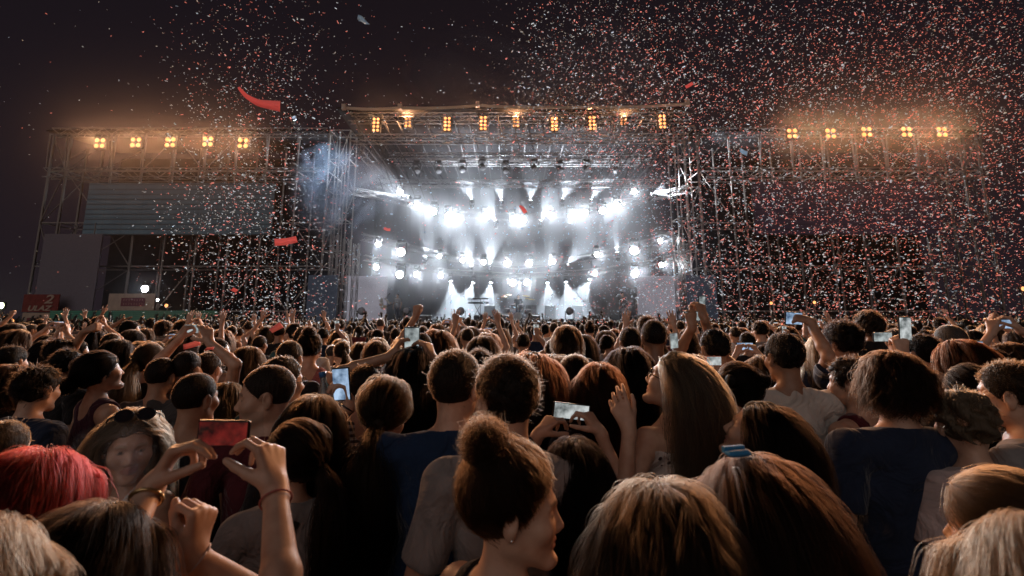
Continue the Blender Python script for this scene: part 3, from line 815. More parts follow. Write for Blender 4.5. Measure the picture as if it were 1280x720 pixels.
def put_hand(v, wr, fing, palm, right, pose, fat=1.0, female=False):
    z = np.array(fing, float); z /= np.linalg.norm(z)
    y = np.array(palm, float); y -= z * (y @ z); y /= np.linalg.norm(y)
    x = np.cross(z, y) * (1 if right else -1)          # towards the thumb
    sc_ = .93 if female else 1.0
    P = lambda a, b, c: np.asarray(wr) + (x * a + y * b + z * c) * sc_
    curls, spread, th = POSES[pose]
    offs = (.030, .010, -.011, -.030); lens = ((.042, .026, .021), (.046, .030, .022), (.043, .028, .021), (.034, .021, .018)); mz = (.088, .092, .087, .078)
    rr = .0088 * fat
    v.cone(P(0, 0, -.015), P(0, 0, .02), .024 * sc_, .023 * sc_, .02)
    for i in range(4):
        kx = offs[i]; knuckle = np.array((kx, .002, mz[i]))
        v.cone(P(kx * .5, 0, .015), P(*knuckle), .0135 * sc_, .0115 * sc_, .012)
        a = 0; p = knuckle; sp = R((1.5 - i) * spread)
        for j in range(3):
            a += R(curls[i][j])
            d = np.array((math.sin(sp) * math.cos(a), math.sin(a), math.cos(a) * math.cos(sp)))
            q = p + d * lens[i][j]
            r0 = rr * (1.0, .93, .84)[j]; r1 = rr * (.95, .86, .72)[j]
            v.cone(P(*p), P(*q), r0 * sc_, r1 * sc_, .003)
            p = q
    out, fw, cu = (R(t) for t in th)
    p = np.array((.018, .004, .020)); d = np.array((math.sin(out) * math.cos(fw * .6), math.sin(fw) * .8, math.cos(out))); d /= np.linalg.norm(d)
    q = p + d * .046; v.cone(P(*p), P(*q), .0165 * sc_, .0125 * sc_, .012)
    d2 = d + np.array((-.5 * math.sin(cu), .35 * math.sin(cu), .45 * cu)); d2 /= np.linalg.norm(d2)
    q2 = q + d2 * .034; v.cone(P(*q), P(*q2), .0112 * fat * sc_, .0102 * fat * sc_, .004)
    d3 = d2 + np.array((-.6 * math.sin(cu), .1, .5 * cu)); d3 /= np.linalg.norm(d3)
    v.cone(P(*q2), P(*(q2 + d3 * .026)), .0102 * fat * sc_, .0082 * fat * sc_, .003)

DOWN = lambda s: dict(wrist=(s * .255, .05, .90), hint=(s * .6, -1, 0), fing=(s * .02, .15, -1), palm=(-s, 0, 0), pose='relax')

def resolve_arm(a, s, sw):
    a = dict(DOWN(s), **(a or {}))
    sh = np.array((s * (sw + .002), -.012, 1.408))
    w = np.array(a['wrist'], float)
    up = max(0., min(1., (w[2] - 1.2) / .5))            # a lifted arm lifts the shoulder
    sh = sh + np.array((-s * .018, .01, .045)) * up
    a['sh'] = sh; a['el'], a['wrist'] = arm_ik(sh, w, a.get('hint', (s, -.3, -1)))
    return a

# ------------------------------------------------------------------ skin, cloth and hair materials
def skin_mat(name, c):
    if name in MATS: return MATS[name]
    m = mat(name, c, .48, spec=.5)
    n = m.node_tree.nodes; l = m.node_tree.links; b = n['Principled BSDF']
    at_ = n.new('ShaderNodeAttribute'); at_.attribute_name = 'tint'
    no = n.new('ShaderNodeTexNoise'); no.inputs['Scale'].default_value = 22; no.inputs['Detail'].default_value = 6
    t = n.new('ShaderNodeTexCoord'); l.new(t.outputs['Object'], no.inputs['Vector'])
    r = n.new('ShaderNodeValToRGB'); l.new(no.outputs['Fac'], r.inputs[0])
    r.color_ramp.elements[0].position = .3; r.color_ramp.elements[1].position = .72
    r.color_ramp.elements[0].color = (c[0] * .76, c[1] * .66, c[2] * .62, 1); r.color_ramp.elements[1].color = (*c, 1)
    mx = n.new('ShaderNodeMix'); mx.data_type = 'RGBA'; mx.blend_type = 'MIX'
    l.new(at_.outputs['Alpha'], mx.inputs[0]); l.new(r.outputs[0], mx.inputs[6]); l.new(at_.outputs['Color'], mx.inputs[7])
    l.new(mx.outputs[2], b.inputs['Base Color'])
    no2 = n.new('ShaderNodeTexNoise'); no2.inputs['Scale'].default_value = 260; no2.inputs['Detail'].default_value = 3
    l.new(t.outputs['Object'], no2.inputs['Vector'])
    bp = n.new('ShaderNodeBump'); bp.inputs['Strength'].default_value = .12; bp.inputs['Distance'].default_value = .002
    l.new(no2.outputs['Fac'], bp.inputs['Height']); l.new(bp.outputs[0], b.inputs['Normal'])
    b.inputs['Subsurface Weight'].default_value = .0
    return m
SKIN = {'fair': (.62, .40, .29), 'tan': (.45, .27, .18), 'olive': (.34, .20, .13), 'deep': (.22, .125, .08)}

def cloth_mat(name, c, kind='plain', c2=(.5, .5, .5), sheen=True):
    name = 'cloth_' + name
    if name in MATS: return MATS[name]
    m = mat(name, c, .9, spec=.15)
    n = m.node_tree.nodes; l = m.node_tree.links; b = n['Principled BSDF']
    t = n.new('ShaderNodeTexCoord')
    if sheen: b.inputs['Sheen Weight'].default_value = .25; b.inputs['Sheen Roughness'].default_value = .4
    src = None
    if kind == 'plain':
        no = n.new('ShaderNodeTexNoise'); no.inputs['Scale'].default_value = 9; no.inputs['Detail'].default_value = 8; l.new(t.outputs['Object'], no.inputs['Vector'])
        r = n.new('ShaderNodeValToRGB'); l.new(no.outputs['Fac'], r.inputs[0])
        r.color_ramp.elements[0].position = .3; r.color_ramp.elements[1].position = .7
        r.color_ramp.elements[0].color = (c[0] * .8, c[1] * .8, c[2] * .8, 1); r.color_ramp.elements[1].color = (min(1, c[0] * 1.15), min(1, c[1] * 1.15), min(1, c[2] * 1.15), 1)
        src = r.outputs[0]
    elif kind == 'stripes':
        sp = n.new('ShaderNodeSeparateXYZ'); l.new(t.outputs['Object'], sp.inputs[0])
        mu = n.new('ShaderNodeMath'); mu.operation = 'MULTIPLY'; mu.inputs[1].default_value = 38; l.new(sp.outputs['Z'], mu.inputs[0])
        fr = n.new('ShaderNodeMath'); fr.operation = 'FRACT'; l.new(mu.outputs[0], fr.inputs[0])
        gt = n.new('ShaderNodeMath'); gt.operation = 'GREATER_THAN'; gt.inputs[1].default_value = .5; l.new(fr.outputs[0], gt.inputs[0])
        mx = n.new('ShaderNodeMix'); mx.data_type = 'RGBA'; mx.inputs[6].default_value = (*c, 1); mx.inputs[7].default_value = (*c2, 1); l.new(gt.outputs[0], mx.inputs[0]); src = mx.outputs[2]
    elif kind == 'floral':
        vo = n.new('ShaderNodeTexVoronoi'); vo.inputs['Scale'].default_value = 42; l.new(t.outputs['Object'], vo.inputs['Vector'])
        no = n.new('ShaderNodeTexNoise'); no.inputs['Scale'].default_value = 60; l.new(t.outputs['Object'], no.inputs['Vector'])
        ad = n.new('ShaderNodeMath'); ad.operation = 'ADD'; l.new(vo.outputs['Distance'], ad.inputs[0])
        mm = n.new('ShaderNodeMath'); mm.operation = 'MULTIPLY'; mm.inputs[1].default_value = .5; l.new(no.outputs['Fac'], mm.inputs[0]); l.new(mm.outputs[0], ad.inputs[1])
        r = n.new('ShaderNodeValToRGB'); l.new(ad.outputs[0], r.inputs[0])
        r.color_ramp.elements[0].position = .52; r.color_ramp.elements[1].position = .58
        r.color_ramp.elements[0].color = (*c2, 1); r.color_ramp.elements[1].color = (*c, 1); src = r.outputs[0]
    if src is not None: l.new(src, b.inputs['Base Color'])
    wv = n.new('ShaderNodeTexNoise'); wv.inputs['Scale'].default_value = 420; wv.inputs['Detail'].default_value = 2; l.new(t.outputs['Object'], wv.inputs['Vector'])
    bp = n.new('ShaderNodeBump'); bp.inputs['Strength'].default_value = .25; bp.inputs['Distance'].default_value = .003
    wr = n.new('ShaderNodeTexNoise'); wr.inputs['Scale'].default_value = 7; wr.inputs['Detail'].default_value = 3; wr.inputs['Distortion'].default_value = 1.4; l.new(t.outputs['Object'], wr.inputs['Vector'])
    b2 = n.new('ShaderNodeBump'); b2.inputs['Strength'].default_value = .75; b2.inputs['Distance'].default_value = .05; l.new(wr.outputs['Fac'], b2.inputs['Height'])
    l.new(wv.outputs['Fac'], bp.inputs['Height']); l.new(b2.outputs[0], bp.inputs['Normal']); l.new(bp.outputs[0], b.inputs['Normal'])
    return m

HAIR = {'black': (.010, .008, .008), 'dark': (.020, .014, .011), 'brown': (.050, .032, .022), 'chestnut': (.060, .032, .021), 'auburn': (.080, .032, .018), 'goldbrown': (.10, .062, .038),
        'lightbrown': (.078, .053, .034), 'blonde': (.19, .130, .080), 'fairblonde': (.46, .35, .24), 'stubble': (.085, .056, .042), 'darkstubble': (.045, .030, .023), 'red': (.27, .022, .022), 'grey': (.22, .205, .20)}
def hair_mats(cname):
    k = 'hair_' + cname
    if k in MATS: return MATS[k], MATS[k + '_strand']
    c = HAIR[cname]
    m = mat(k, tuple(x * .22 for x in c), .6, spec=.2)
    n = m.node_tree.nodes; l = m.node_tree.links
    t = n.new('ShaderNodeTexCoord'); mp = n.new('ShaderNodeMapping'); mp.inputs['Scale'].default_value = (60, 60, 9)
    no = n.new('ShaderNodeTexNoise'); no.inputs['Scale'].default_value = 2.2; no.inputs['Detail'].default_value = 5
    l.new(t.outputs['Object'], mp.inputs[0]); l.new(mp.outputs[0], no.inputs['Vector'])
    bp = n.new('ShaderNodeBump'); bp.inputs['Strength'].default_value = .9; bp.inputs['Distance'].default_value = .01
    l.new(no.outputs['Fac'], bp.inputs['Height']); l.new(bp.outputs[0], n['Principled BSDF'].inputs['Normal'])
    s = bpy.data.materials.new(k + '_strand'); s.use_nodes = True
    n = s.node_tree.nodes; l = s.node_tree.links; n.remove(n['Principled BSDF'])
    h = n.new('ShaderNodeBsdfHairPrincipled'); h.parametrization = 'COLOR'
    hi = n.new('ShaderNodeHairInfo'); r = n.new('ShaderNodeValToRGB'); l.new(hi.outputs['Random'], r.inputs[0])
    r.color_ramp.elements[0].color = (c[0] * .15, c[1] * .14, c[2] * .14, 1); r.color_ramp.elements[1].color = (c[0] * .38, c[1] * .36, c[2] * .35, 1)
    l.new(r.outputs[0], h.inputs['Color'])
    h.inputs['Roughness'].default_value = .4; h.inputs['Radial Roughness'].default_value = .5; h.inputs['Coat'].default_value = 0; h.inputs['IOR'].default_value = 1.2
    l.new(h.outputs[0], n['Material Output'].inputs['Surface'])
    MATS[k + '_strand'] = s
    return m, s

# ------------------------------------------------------------------ hair: a cap plus combed strands
def hair_region(p, hl=0.0, nape=-.055, fwd=0.0):
    """p in the head frame: True where hair grows. hl lifts the hairline"""
    f = .78 * (p[:, 1] - .080 - fwd) - .62 * (p[:, 2] - .066 - hl)
    side = (np.abs(p[:, 0]) > .055) & (p[:, 1] > -.004) & (p[:, 2] < -.012)
    return (f < 0) & (p[:, 2] > nape) & ~side

def unit(a): return a / (np.linalg.norm(a, axis=-1, keepdims=True) + 1e-9)

def strands(H, style, N, K, female, w, rg):
    """polyline points (N,K,3) in the person frame"""
    o = style
    d = unit(rg.normal(size=(N * 6, 3)))
    p = CR_C + d * (CR_R + .002)
    p = p[hair_region(p, o.get('hl', 0.), o.get('nape', -.055), o.get('fwd', 0.))][:N]
    n_ = len(p); nrm = unit((p - CR_C) / CR_R ** 2)
    k = o['kind']; L = o.get('len', .03)
    ncl = max(8, n_ // o.get('clump', 16))
    gd = p[rg.integers(0, n_, ncl)]
    cid = np.empty(n_, int)
    for i in range(0, n_, 2000): cid[i:i + 2000] = ((p[i:i + 2000, None] - gd[None]) ** 2).sum(-1).argmin(1)
    cn = rg.normal(size=(ncl, 3))
    out = np.zeros((n_, K, 3))
    if k in ('crop', 'short', 'curly'):
        comb = np.array(o.get('comb', (0, -.5, .0)))[None] + .25 * cn[cid]
        swirl = np.cross(nrm, np.array((0, 0, 1.))) * o.get('swirl', .2)
        tdir = comb - nrm * (comb * nrm).sum(-1, keepdims=True) + swirl
        lift = o.get('lift', .6)
        dr = unit(nrm * lift + tdir + .25 * rg.normal(size=(n_, 3)))
        ln = L * (.6 + .6 * rg.random(n_)) * (np.clip(1.0 + (p[:, 2] - .05) * o.get('top', 4.0), .35, 1.8))
        q = p.copy(); ph = rg.random(n_) * 6.28; cu = o.get('curl', 0.)
        b1 = unit(np.cross(nrm, rg.normal(size=(n_, 3)))); b2 = np.cross(nrm, b1)
        G = H.R.T @ np.array((0, 0, -1.))
        for j in range(K):
            out[:, j] = q
            if cu:
                a = ph + j * o.get('freq', 1.6)
                out[:, j] += (b1 * np.cos(a)[:, None] + b2 * np.sin(a)[:, None]) * cu * min(1, j / 2)
            q = q + dr * (ln / (K - 1))[:, None]
            dr = unit(dr + (G * o.get('droop', .12) + .06 * tdir)[None if False else slice(None)] if False else dr + G[None] * o.get('droop', .12) + .06 * tdir)
            e = (q - CR_C) / (CR_R + .004); m = np.linalg.norm(e, axis=1); b = m < 1
            q[b] = CR_C + (e[b] / m[b, None]) * (CR_R + .004)
        return out @ (H.R.T * H.s) + H.c
    if k in ('tail', 'bun'):
        T = np.array(o.get('tie', (0, -.125, .03)))
        dirT = unit((T - CR_C) / CR_R); d0 = unit((p - CR_C) / CR_R)
        om = np.arccos(np.clip((d0 * dirT).sum(-1), -.999, .999))[:, None]
        K1 = K * 2 // 3 if k == 'bun' else K // 2
        puff_ = o.get('cap', .007) - .0005 + o.get('puff', .003) * .6
        for j in range(K1):
            t = j / (K1 - 1)
            dd = (np.sin((1 - t) * om) * d0 + np.sin(t * om) * dirT) / np.sin(om)
            r_ = puff_ + .005 * rg.random((n_, 1)) + .006 * math.sin(math.pi * t) * (1 + .9 * cn[cid][:, :1])
            out[:, j] = CR_C + dd * (CR_R + r_) + .0045 * rg.normal(size=(n_, 3)) * t
        if k == 'bun':
            rb = o.get('rbun', .045); c = T + unit(T - CR_C) * rb * .75
            A = unit(rg.normal(size=(n_, 3))); B = unit(np.cross(A, rg.normal(size=(n_, 3))))
            a0 = rg.random(n_) * 6.28; rad = rb * (.72 + .33 * rg.random(n_)) * (1 + .22 * cn[cid][:, 0].clip(-1, 1))
            for j in range(K1, K):
                a = a0 + (j - K1) * .55
                out[:, j] = c + (A * np.cos(a)[:, None] + B * np.sin(a)[:, None]) * rad[:, None] * np.array((1.1, .95, .95))
            cut = K1 - 1
            outw = out @ (H.R.T * H.s) + H.c
            return [outw[:, :K1], outw[:, K1:]]
        outw = out @ (H.R.T * H.s) + H.c
        q = outw[:, K1 - 1].copy(); bd = H.R @ np.array((0, -1, .1))
        v = np.tile(unit(bd), (n_, 1)) * .9 + .16 * rg.normal(size=(n_, 3))
        st = L / (K - K1) * (.75 + .45 * rg.random(n_))
        for j in range(K1, K):
            t = (j - K1) / max(1, K - K1 - 1)
            v = unit(v * .8 + np.array((0, 0, -.95)) + .06 * cn[cid])
            q0 = q.copy(); q = q + v * st[:, None]
            q = push_out(q, H, w, female, .012); v = unit(q - q0)
            off = (rg.normal(size=(n_, 3)) * .004 + cn[cid] * .010 * math.sin(math.pi * t)) * o.get('vol', 1.)
            outw[:, j] = q + off
        return outw
    if k == 'long':
        side = o.get('part', 0.)
        sx = np.sign(p[:, 0] - side + .008 * rg.normal(size=n_))
        back = o.get('back', .55)
        G = H.R.T @ np.array((0, 0, -1.))
        fr = np.clip((p[:, 1] + .03) / .07, 0, 1)
        v = unit(nrm * .25 + np.stack([sx * .75 * fr, -back * np.ones(n_), np.zeros(n_)], 1) + .12 * cn[cid])
        ln = L * (.75 + .35 * rg.random(n_)); st = ln / (K - 1)
        if 'end' in o: st = (np.clip(p[:, 2] - o['end'], .02, 1) * 1.12 + .015) * (.86 + .24 * rg.random(n_)) / (K - 1)
        q = p.copy(); vol = o.get('cap', .007) - .003 + o.get('vol', .014) * (.15 + .9 * rg.random(n_))
        ph = 6.28 * rg.random(ncl)[cid] + .6 * rg.random(n_); wave = o.get('wave', .006)
        bx = unit(np.cross(G[None], nrm) + .01)
        qw = q @ (H.R.T * H.s) + H.c
        vw = v @ H.R.T; jit = .006 * rg.normal(size=(n_, 3))
        for j in range(K):
            t = j / (K - 1)
            out[:, j] = qw + (bx @ H.R.T) * (np.sin(ph + t * o.get('freq', 9.)) * wave * min(1, t * 3))[:, None] + (cn[cid] * .008 * o.get('mess', 1.) + jit) * t
            dn = np.array((sx * .45 * fr, -np.full(n_, back), np.zeros(n_))).T @ H.R.T
            g = np.array((0, 0, -1.))[None] * min(1.2, .35 + 2.2 * t) + dn * max(0, .5 - 1.6 * t)
            vw = unit(vw * .55 + g + .03 * rg.normal(size=(n_, 3)))
            q0 = qw
            qw = qw + vw * st[:, None]
            qh = H.inv(qw); e = (qh - CR_C) / (CR_R + vol[:, None] + .003); m = np.linalg.norm(e, axis=1); b = (m < 1)
            qh[b] = CR_C + (e[b] / m[b, None]) * (CR_R + vol[b, None] + .003)
            fb = (qh[:, 1] > .022) & (qh[:, 2] < .062) & (np.abs(qh[:, 0]) < .084)      # keep off the face
            qh[fb, 0] = sx[fb] * .084
            qw = qh @ (H.R.T * H.s) + H.c
            qw = push_out(qw, H, w, female, .006 + vol[:, None] * .5)
            vw = unit(qw - q0)
        return out
    return None

def flyaway(S, rg, share):
    """a few loose hairs that stand off the rest"""
    if S is None: return S
    L = S if isinstance(S, list) else [S]
    for A in L:
        n_, K = A.shape[:2]; m = np.nonzero(rg.random(n_) < share)[0]
        t = np.linspace(0, 1, K)[None, :, None]
        d = unit(rg.normal(size=(len(m), 1, 3)) + np.array((0, -.2, .5))); e = rg.normal(size=(len(m), 1, 3))
        amp = (.010 + .020 * rg.random((len(m), 1, 1)))
        A[m] = A[m] + d * amp * t ** 1.3 + e * .006 * np.sin(t * 7 + 6 * rg.random((len(m), 1, 1)))
    return S

def push_out(q, H, w, female, pad):
    sw = (.158 if female else .180) * w
    pad = np.asarray(pad).reshape(-1) if np.ndim(pad) else pad
    for c, r in (((0, 0, 1.27), (.150 * w, .108 * w, .21)), ((0, -.0, 1.08), (.142 * w, .10 * w, .19))):
        rr_ = np.array(r)[None] + (pad[:, None] if np.ndim(pad) else pad)
        e = (q - np.array(c)) / rr_; m = np.linalg.norm(e, axis=1); b = m < 1
        if b.any(): q[b] = np.array(c) + e[b] / m[b, None] * (rr_[b] if rr_.shape[0] > 1 else rr_)
    for a, bb, r in (((-sw, -.01, 1.415), (sw, -.01, 1.415), .052), ((0, -.022, 1.46), tuple(H.p((0, -.022, -.05))), .056)):
        a = np.array(a); ba = np.array(bb) - a
        t = np.clip(((q - a) @ ba) / (ba @ ba), 0, 1)[:, None]; c = a + ba * t; d = q - c; m = np.linalg.norm(d, axis=1); rr_ = r + pad
        b = m < rr_
        if b.any(): q[b] = c[b] + d[b] / (m[b, None] + 1e-6) * (rr_[b, None] if np.ndim(rr_) else rr_)
    return q

def curves_obj(name, lines, radius, m, parent):
    """lines: list of (N,K,3)"""
    cu = bpy.data.hair_curves.new(name)
    sizes = []; P = []; Rd = []
    for A in lines:
        n_, k = A.shape[:2]
        sizes += [k] * n_; P.append(A.reshape(-1, 3)); Rd.append(np.tile(radius * np.linspace(1, .35, k) ** .8, n_))
    cu.add_curves(sizes)
    cu.position_data.foreach_set('vector', np.concatenate(P).astype(np.float32).ravel())
    a = cu.attributes.get('radius') or cu.attributes.new('radius', 'FLOAT', 'POINT')
    a.data.foreach_set('value', np.concatenate(Rd).astype(np.float32))
    cu.materials.append(m)
    o = bpy.data.objects.new(name, cu); col.objects.link(o)
    if parent: o.parent = parent
    return o

def hair_cap(H, style, h, female, w, rg):
    k = style['kind']; t = style.get('cap', .010)
    if k == 'bald': return None
    lo = H.c - .20; hi = H.c + .20
    if k in ('long', 'tail'): lo = np.minimum(lo, np.array((-.22, -.32, 1.63 - .16 - style.get('len', .3))))
    v = Vol(lo, hi, h)
    v.ell(H.p(CR_C), (CR_R + t) * H.s, H.R, 0)
    if style.get('crown'): v.ell(H.p((0, -.01, .085)), (.07, .08, .045), H.R, .03)
    X = np.stack(np.broadcast_arrays(*v.coords()), -1).reshape(-1, 3)
    q = H.inv(X)
    f = .78 * (q[:, 1] - .082 - style.get('fwd', 0.)) - .62 * (q[:, 2] - .066 - style.get('hl', 0.))
    nape = style.get('nape', -.055) - q[:, 2]
    sb = np.minimum(np.minimum(np.abs(q[:, 0]) - .05, q[:, 1] + .002), -.008 - q[:, 2])
    ear = .024 - np.linalg.norm((np.abs(q) * np.array((1, 0, 0)) + q * np.array((0, 1, 1)) - np.array((.082, -.010, -.004))) * np.array((.6, 1, .85)), axis=1)
    lim = np.maximum(np.maximum(f, nape), np.maximum(sb, ear if style.get('ears', True) else -1))
    v.cut(lim.reshape(v.g.shape).astype(np.float32), .012)
    if k == 'long':
        L = style['len']; z1 = 1.55 - (L - .18)
        bx = H.p((0, -.055, -.02)); wid = style.get('wide', .075)
        for s in (-1, 0, 1):
            a = H.p((s * .05, -.05 - .02 * (s == 0), .0)); b = np.array((s * wid * .75 + H.c[0] * .6, -.105 if female else -.10, 1.38)); c = np.array((s * wid * .72 + H.c[0] * .5, -.125, z1))
            if not style.get('curt', True): continue
            if L > .3:
                v.cone(a, b, .048, .034, .03); v.cone(b, c, .034, .012, .03)
            else:
                v.cone(a, np.array((s * wid * .8, -.075, max(1.43, 1.60 - L * .8))) + (H.c - HC) * .8, .05, .03, .03)
    if k == 'tail':
        T = H.p(style.get('tie', (0, -.125, .03))); L = style['len']
        b = T + H.R @ np.array((0, -.045, -.05)); c = np.array((b[0], min(b[1], -.14), b[2] - L * .8))
        v.cone(T, b, .020, .026, .012); v.cone(b, c, .026, .008, .02)
    if k == 'bun':
        T = np.array(style.get('tie', (0, -.125, .03))); rb = style.get('rbun', .045); c = T + unit(T - CR_C) * rb * .75
        v.ell(H.p(c), np.array((1.05, .9, .9)) * rb * .86, H.R, .015)
        for s2 in style.get('more', []):
            T2 = np.array(s2); v.ell(H.p(T2), (rb * .9, rb * .9, rb * .9), H.R, .015)
    # tufts
    a = style.get('tuft', .003)
    fq = rg.normal(size=(5, 3)) * 70; ph = rg.random(5) * 6.28
    nz = sum(np.sin(X @ fq[i] + ph[i]) for i in range(5)) * (a * .5)
    v.g = v.g + nz.reshape(v.g.shape).astype(np.float32)
    return v.nets()

# ------------------------------------------------------------------ clothes
def cloth_noise(v, amp, rg, sc_=1.0):
    X = np.stack(np.broadcast_arrays(*v.coords()), -1).reshape(-1, 3)
    wq = X + .02 * np.sin(X[:, [1, 2, 0]] * 17 + rg.random(3) * 6)
    nz = 0
    for i in range(6):
        f = rg.normal(size=3) * np.array((34, 34, 16)) * sc_
        nz = nz + np.sin(wq @ f + rg.random() * 6.28)
    v.g = v.g + (nz * amp / 3).reshape(v.g.shape).astype(np.float32)

def shirt_mesh(kind, H, arms, female, w, h, rg, hem=.86):
    pts = [a[k] for a in arms for k in ('sh', 'el')]
    if kind == 'long': pts += [a['wrist'] for a in arms]
    pts = np.array(pts)
    lo = np.minimum(pts.min(0) - .09, (-.24 * max(1, w), -.19 * w, hem - .04)); hi = np.maximum(pts.max(0) + .09, (.24 * max(1, w), .2 * w, 1.54))
    v = Vol(lo, hi, h)
    inf = .012
    put_torso(v, female, w, inf, .05)
    v.ell((0, 0, 1.0), (.158 * w + .014, .112 * w + .012, .22), None, .06)
    cx = v.coords()
    X, Y, Z = cx
    if kind in ('tee', 'long'):
        for a, s in zip(arms, (-1, 1)):
            u = a['el'] - a['sh']; ln = np.linalg.norm(u); u = u / ln
            if kind == 'tee':
                e = a['sh'] + u * ln * .66
                v2 = Vol(v.lo, v.lo + (v.n - 1) * h, h); v2.n = v.n; v2.g = np.full(v.n, .2, np.float32)
                v2.cone(a['sh'] - u * .01, e + u * .08, .064 * w ** .5, .067 * w ** .5, 0)
                pl = (X - e[0]) * u[0] + (Y - e[1]) * u[1] + (Z - e[2]) * u[2]
                v2.cut(pl.astype(np.float32), .004)
                d = v2.g; hh = np.maximum(.018 - np.abs(v.g - d), 0) / .018; v.g = np.minimum(v.g, d) - hh * hh * .018 * .25
            else:
                v.cone(a['sh'], a['el'], .060 * w ** .5, .050, .035); v.cone(a['el'], a['wrist'], .050, .036, .02)
    cloth_noise(v, .0052, rg)
    v.cut((hem - Z + .01 * np.sin(X * 20)).astype(np.float32) + 0 * Y, .006)
    # neckline
    if kind in ('tee', 'long'):
        r_ = np.sqrt(((X) / .078) ** 2 + ((Y - .015) / .085) ** 2 + ((Z - 1.505) / .060) ** 2)
        v.cut(((1 - r_) * .06).astype(np.float32), .008)
        v.cut((Z - 1.492 + .25 * Y + 0 * X).astype(np.float32), .006)
    elif kind == 'tank':
        for s in (-1, 1):
            r_ = np.sqrt(((X - s * .205) / .085) ** 2 + ((Y) / .2) ** 2 + ((Z - 1.42) / .155) ** 2); v.cut(((1 - r_) * .08).astype(np.float32), .006)
        r_ = np.sqrt((X / .078) ** 2 + ((Y + .03) / .2) ** 2 + ((Z - 1.50) / .13) ** 2); v.cut(((1 - r_) * .08).astype(np.float32), .006)
    elif kind == 'offshoulder':
        v.cut((Z - 1.385 + .035 * np.cos(X * 9) - .03 + 0 * Y).astype(np.float32), .006)
    return v.nets()

_TROU = {}
def trousers_mesh(key, female, w):
    if key in _TROU: return _TROU[key]
    v = Vol((-.26 * w, -.2, .03), (.26 * w, .22, 1.0), .014)
    v.ell((0, -.005, .93), ((.172 if female else .165) * w + .006, .120 * w + .006, .12), None, .03)
    for s in (-1, 1):
        v.cone((s * .09, 0, .88), (s * .095, .01, .48), .088, .062, .04); v.cone((s * .095, .01, .48), (s * .10, -.01, .07), .062, .05, .03)
    V, Q = v.nets(); _TROU[key] = mesh_np('trousers', V, Q); return _TROU[key]
_SHOE = []
def shoe_mesh():
    if not _SHOE:
        v = Vol((-.17, -.12, -.005), (.17, .24, .14), .010)
        for s in (-1, 1):
            v.cone((s * .10, -.03, .05), (s * .115, .14, .035), .045, .036, .02); v.cone((s * .10, -.02, .10), (s * .10, -.03, .04), .042, .045, .02)
        v.cut((.004 - v.coords()[2] + 0 * v.coords()[0] + 0 * v.coords()[1]).astype(np.float32), .003)
        V, Q = v.nets(); _SHOE.append(mesh_np('shoes', V, Q))
    return _SHOE[0]

# ------------------------------------------------------------------ a whole person
STY = {
    'shaved': dict(kind='crop', fly=0, len=.0035, cap=.0045, lift=1.0, comb=(0, -.3, 0), tuft=.0006, droop=.0, hl=.004, nape=-.062),
    'crop': dict(kind='crop', fly=.02, len=.008, cap=.006, lift=1.0, comb=(0, -.2, .1), tuft=.001, droop=.05),
    'short': dict(kind='short', fly=.03, len=.014, cap=.008, lift=.6, comb=(.2, -.5, .1), top=6., tuft=.003),
    'messy': dict(kind='short', len=.030, cap=.011, lift=.45, comb=(.4, -.3, -.1), top=4., swirl=.6, tuft=.006, droop=.16, clump=45),
    'curly': dict(kind='curly', len=.032, cap=.013, lift=1.0, comb=(0, -.2, 0), curl=.007, freq=1.5, tuft=.007, droop=.1, top=3.),
    'afro': dict(kind='curly', len=.065, cap=.050, lift=1.5, comb=(0, -.1, .1), curl=.010, freq=1.7, tuft=.008, droop=.02, top=.5, ears=False, nape=-.05),
    'bob': dict(kind='long', end=-.15, curt=False, len=.24, cap=.007, vol=.010, wave=.008, ears=False, nape=-.08, mess=1.2),
    'shag': dict(kind='long', end=-.115, curt=False, len=.19, cap=.008, vol=.013, wave=.012, ears=False, nape=-.07, mess=2.0, back=.35),
    'long': dict(kind='long', len=.50, cap=.006, vol=.006, wave=.006, ears=False, nape=-.08),
    'wavy': dict(kind='long', len=.48, cap=.007, vol=.011, wave=.013, freq=14., ears=False, nape=-.08, mess=1.6),
    'tail': dict(kind='tail', fly=.10, len=.40, cap=.006, tie=(0, -.118, .030), nape=-.06, tuft=.002),
    'lowtail': dict(kind='tail', fly=.10, len=.38, cap=.007, tie=(0, -.112, -.012), nape=-.065, tuft=.002),
    'bun': dict(kind='bun', cap=.007, tie=(0, -.075, .115), rbun=.042, nape=-.06, tuft=.003, hl=.003),
    'lowbun': dict(kind='bun', cap=.008, tie=(0, -.125, -.005), rbun=.036, nape=-.06, tuft=.003),
    'updo': dict(kind='short', len=.026, cap=.013, comb=(.3, -.15, .9), lift=.12, tuft=.010, nape=-.058, top=1., swirl=.5, clump=70, droop=.02),
}
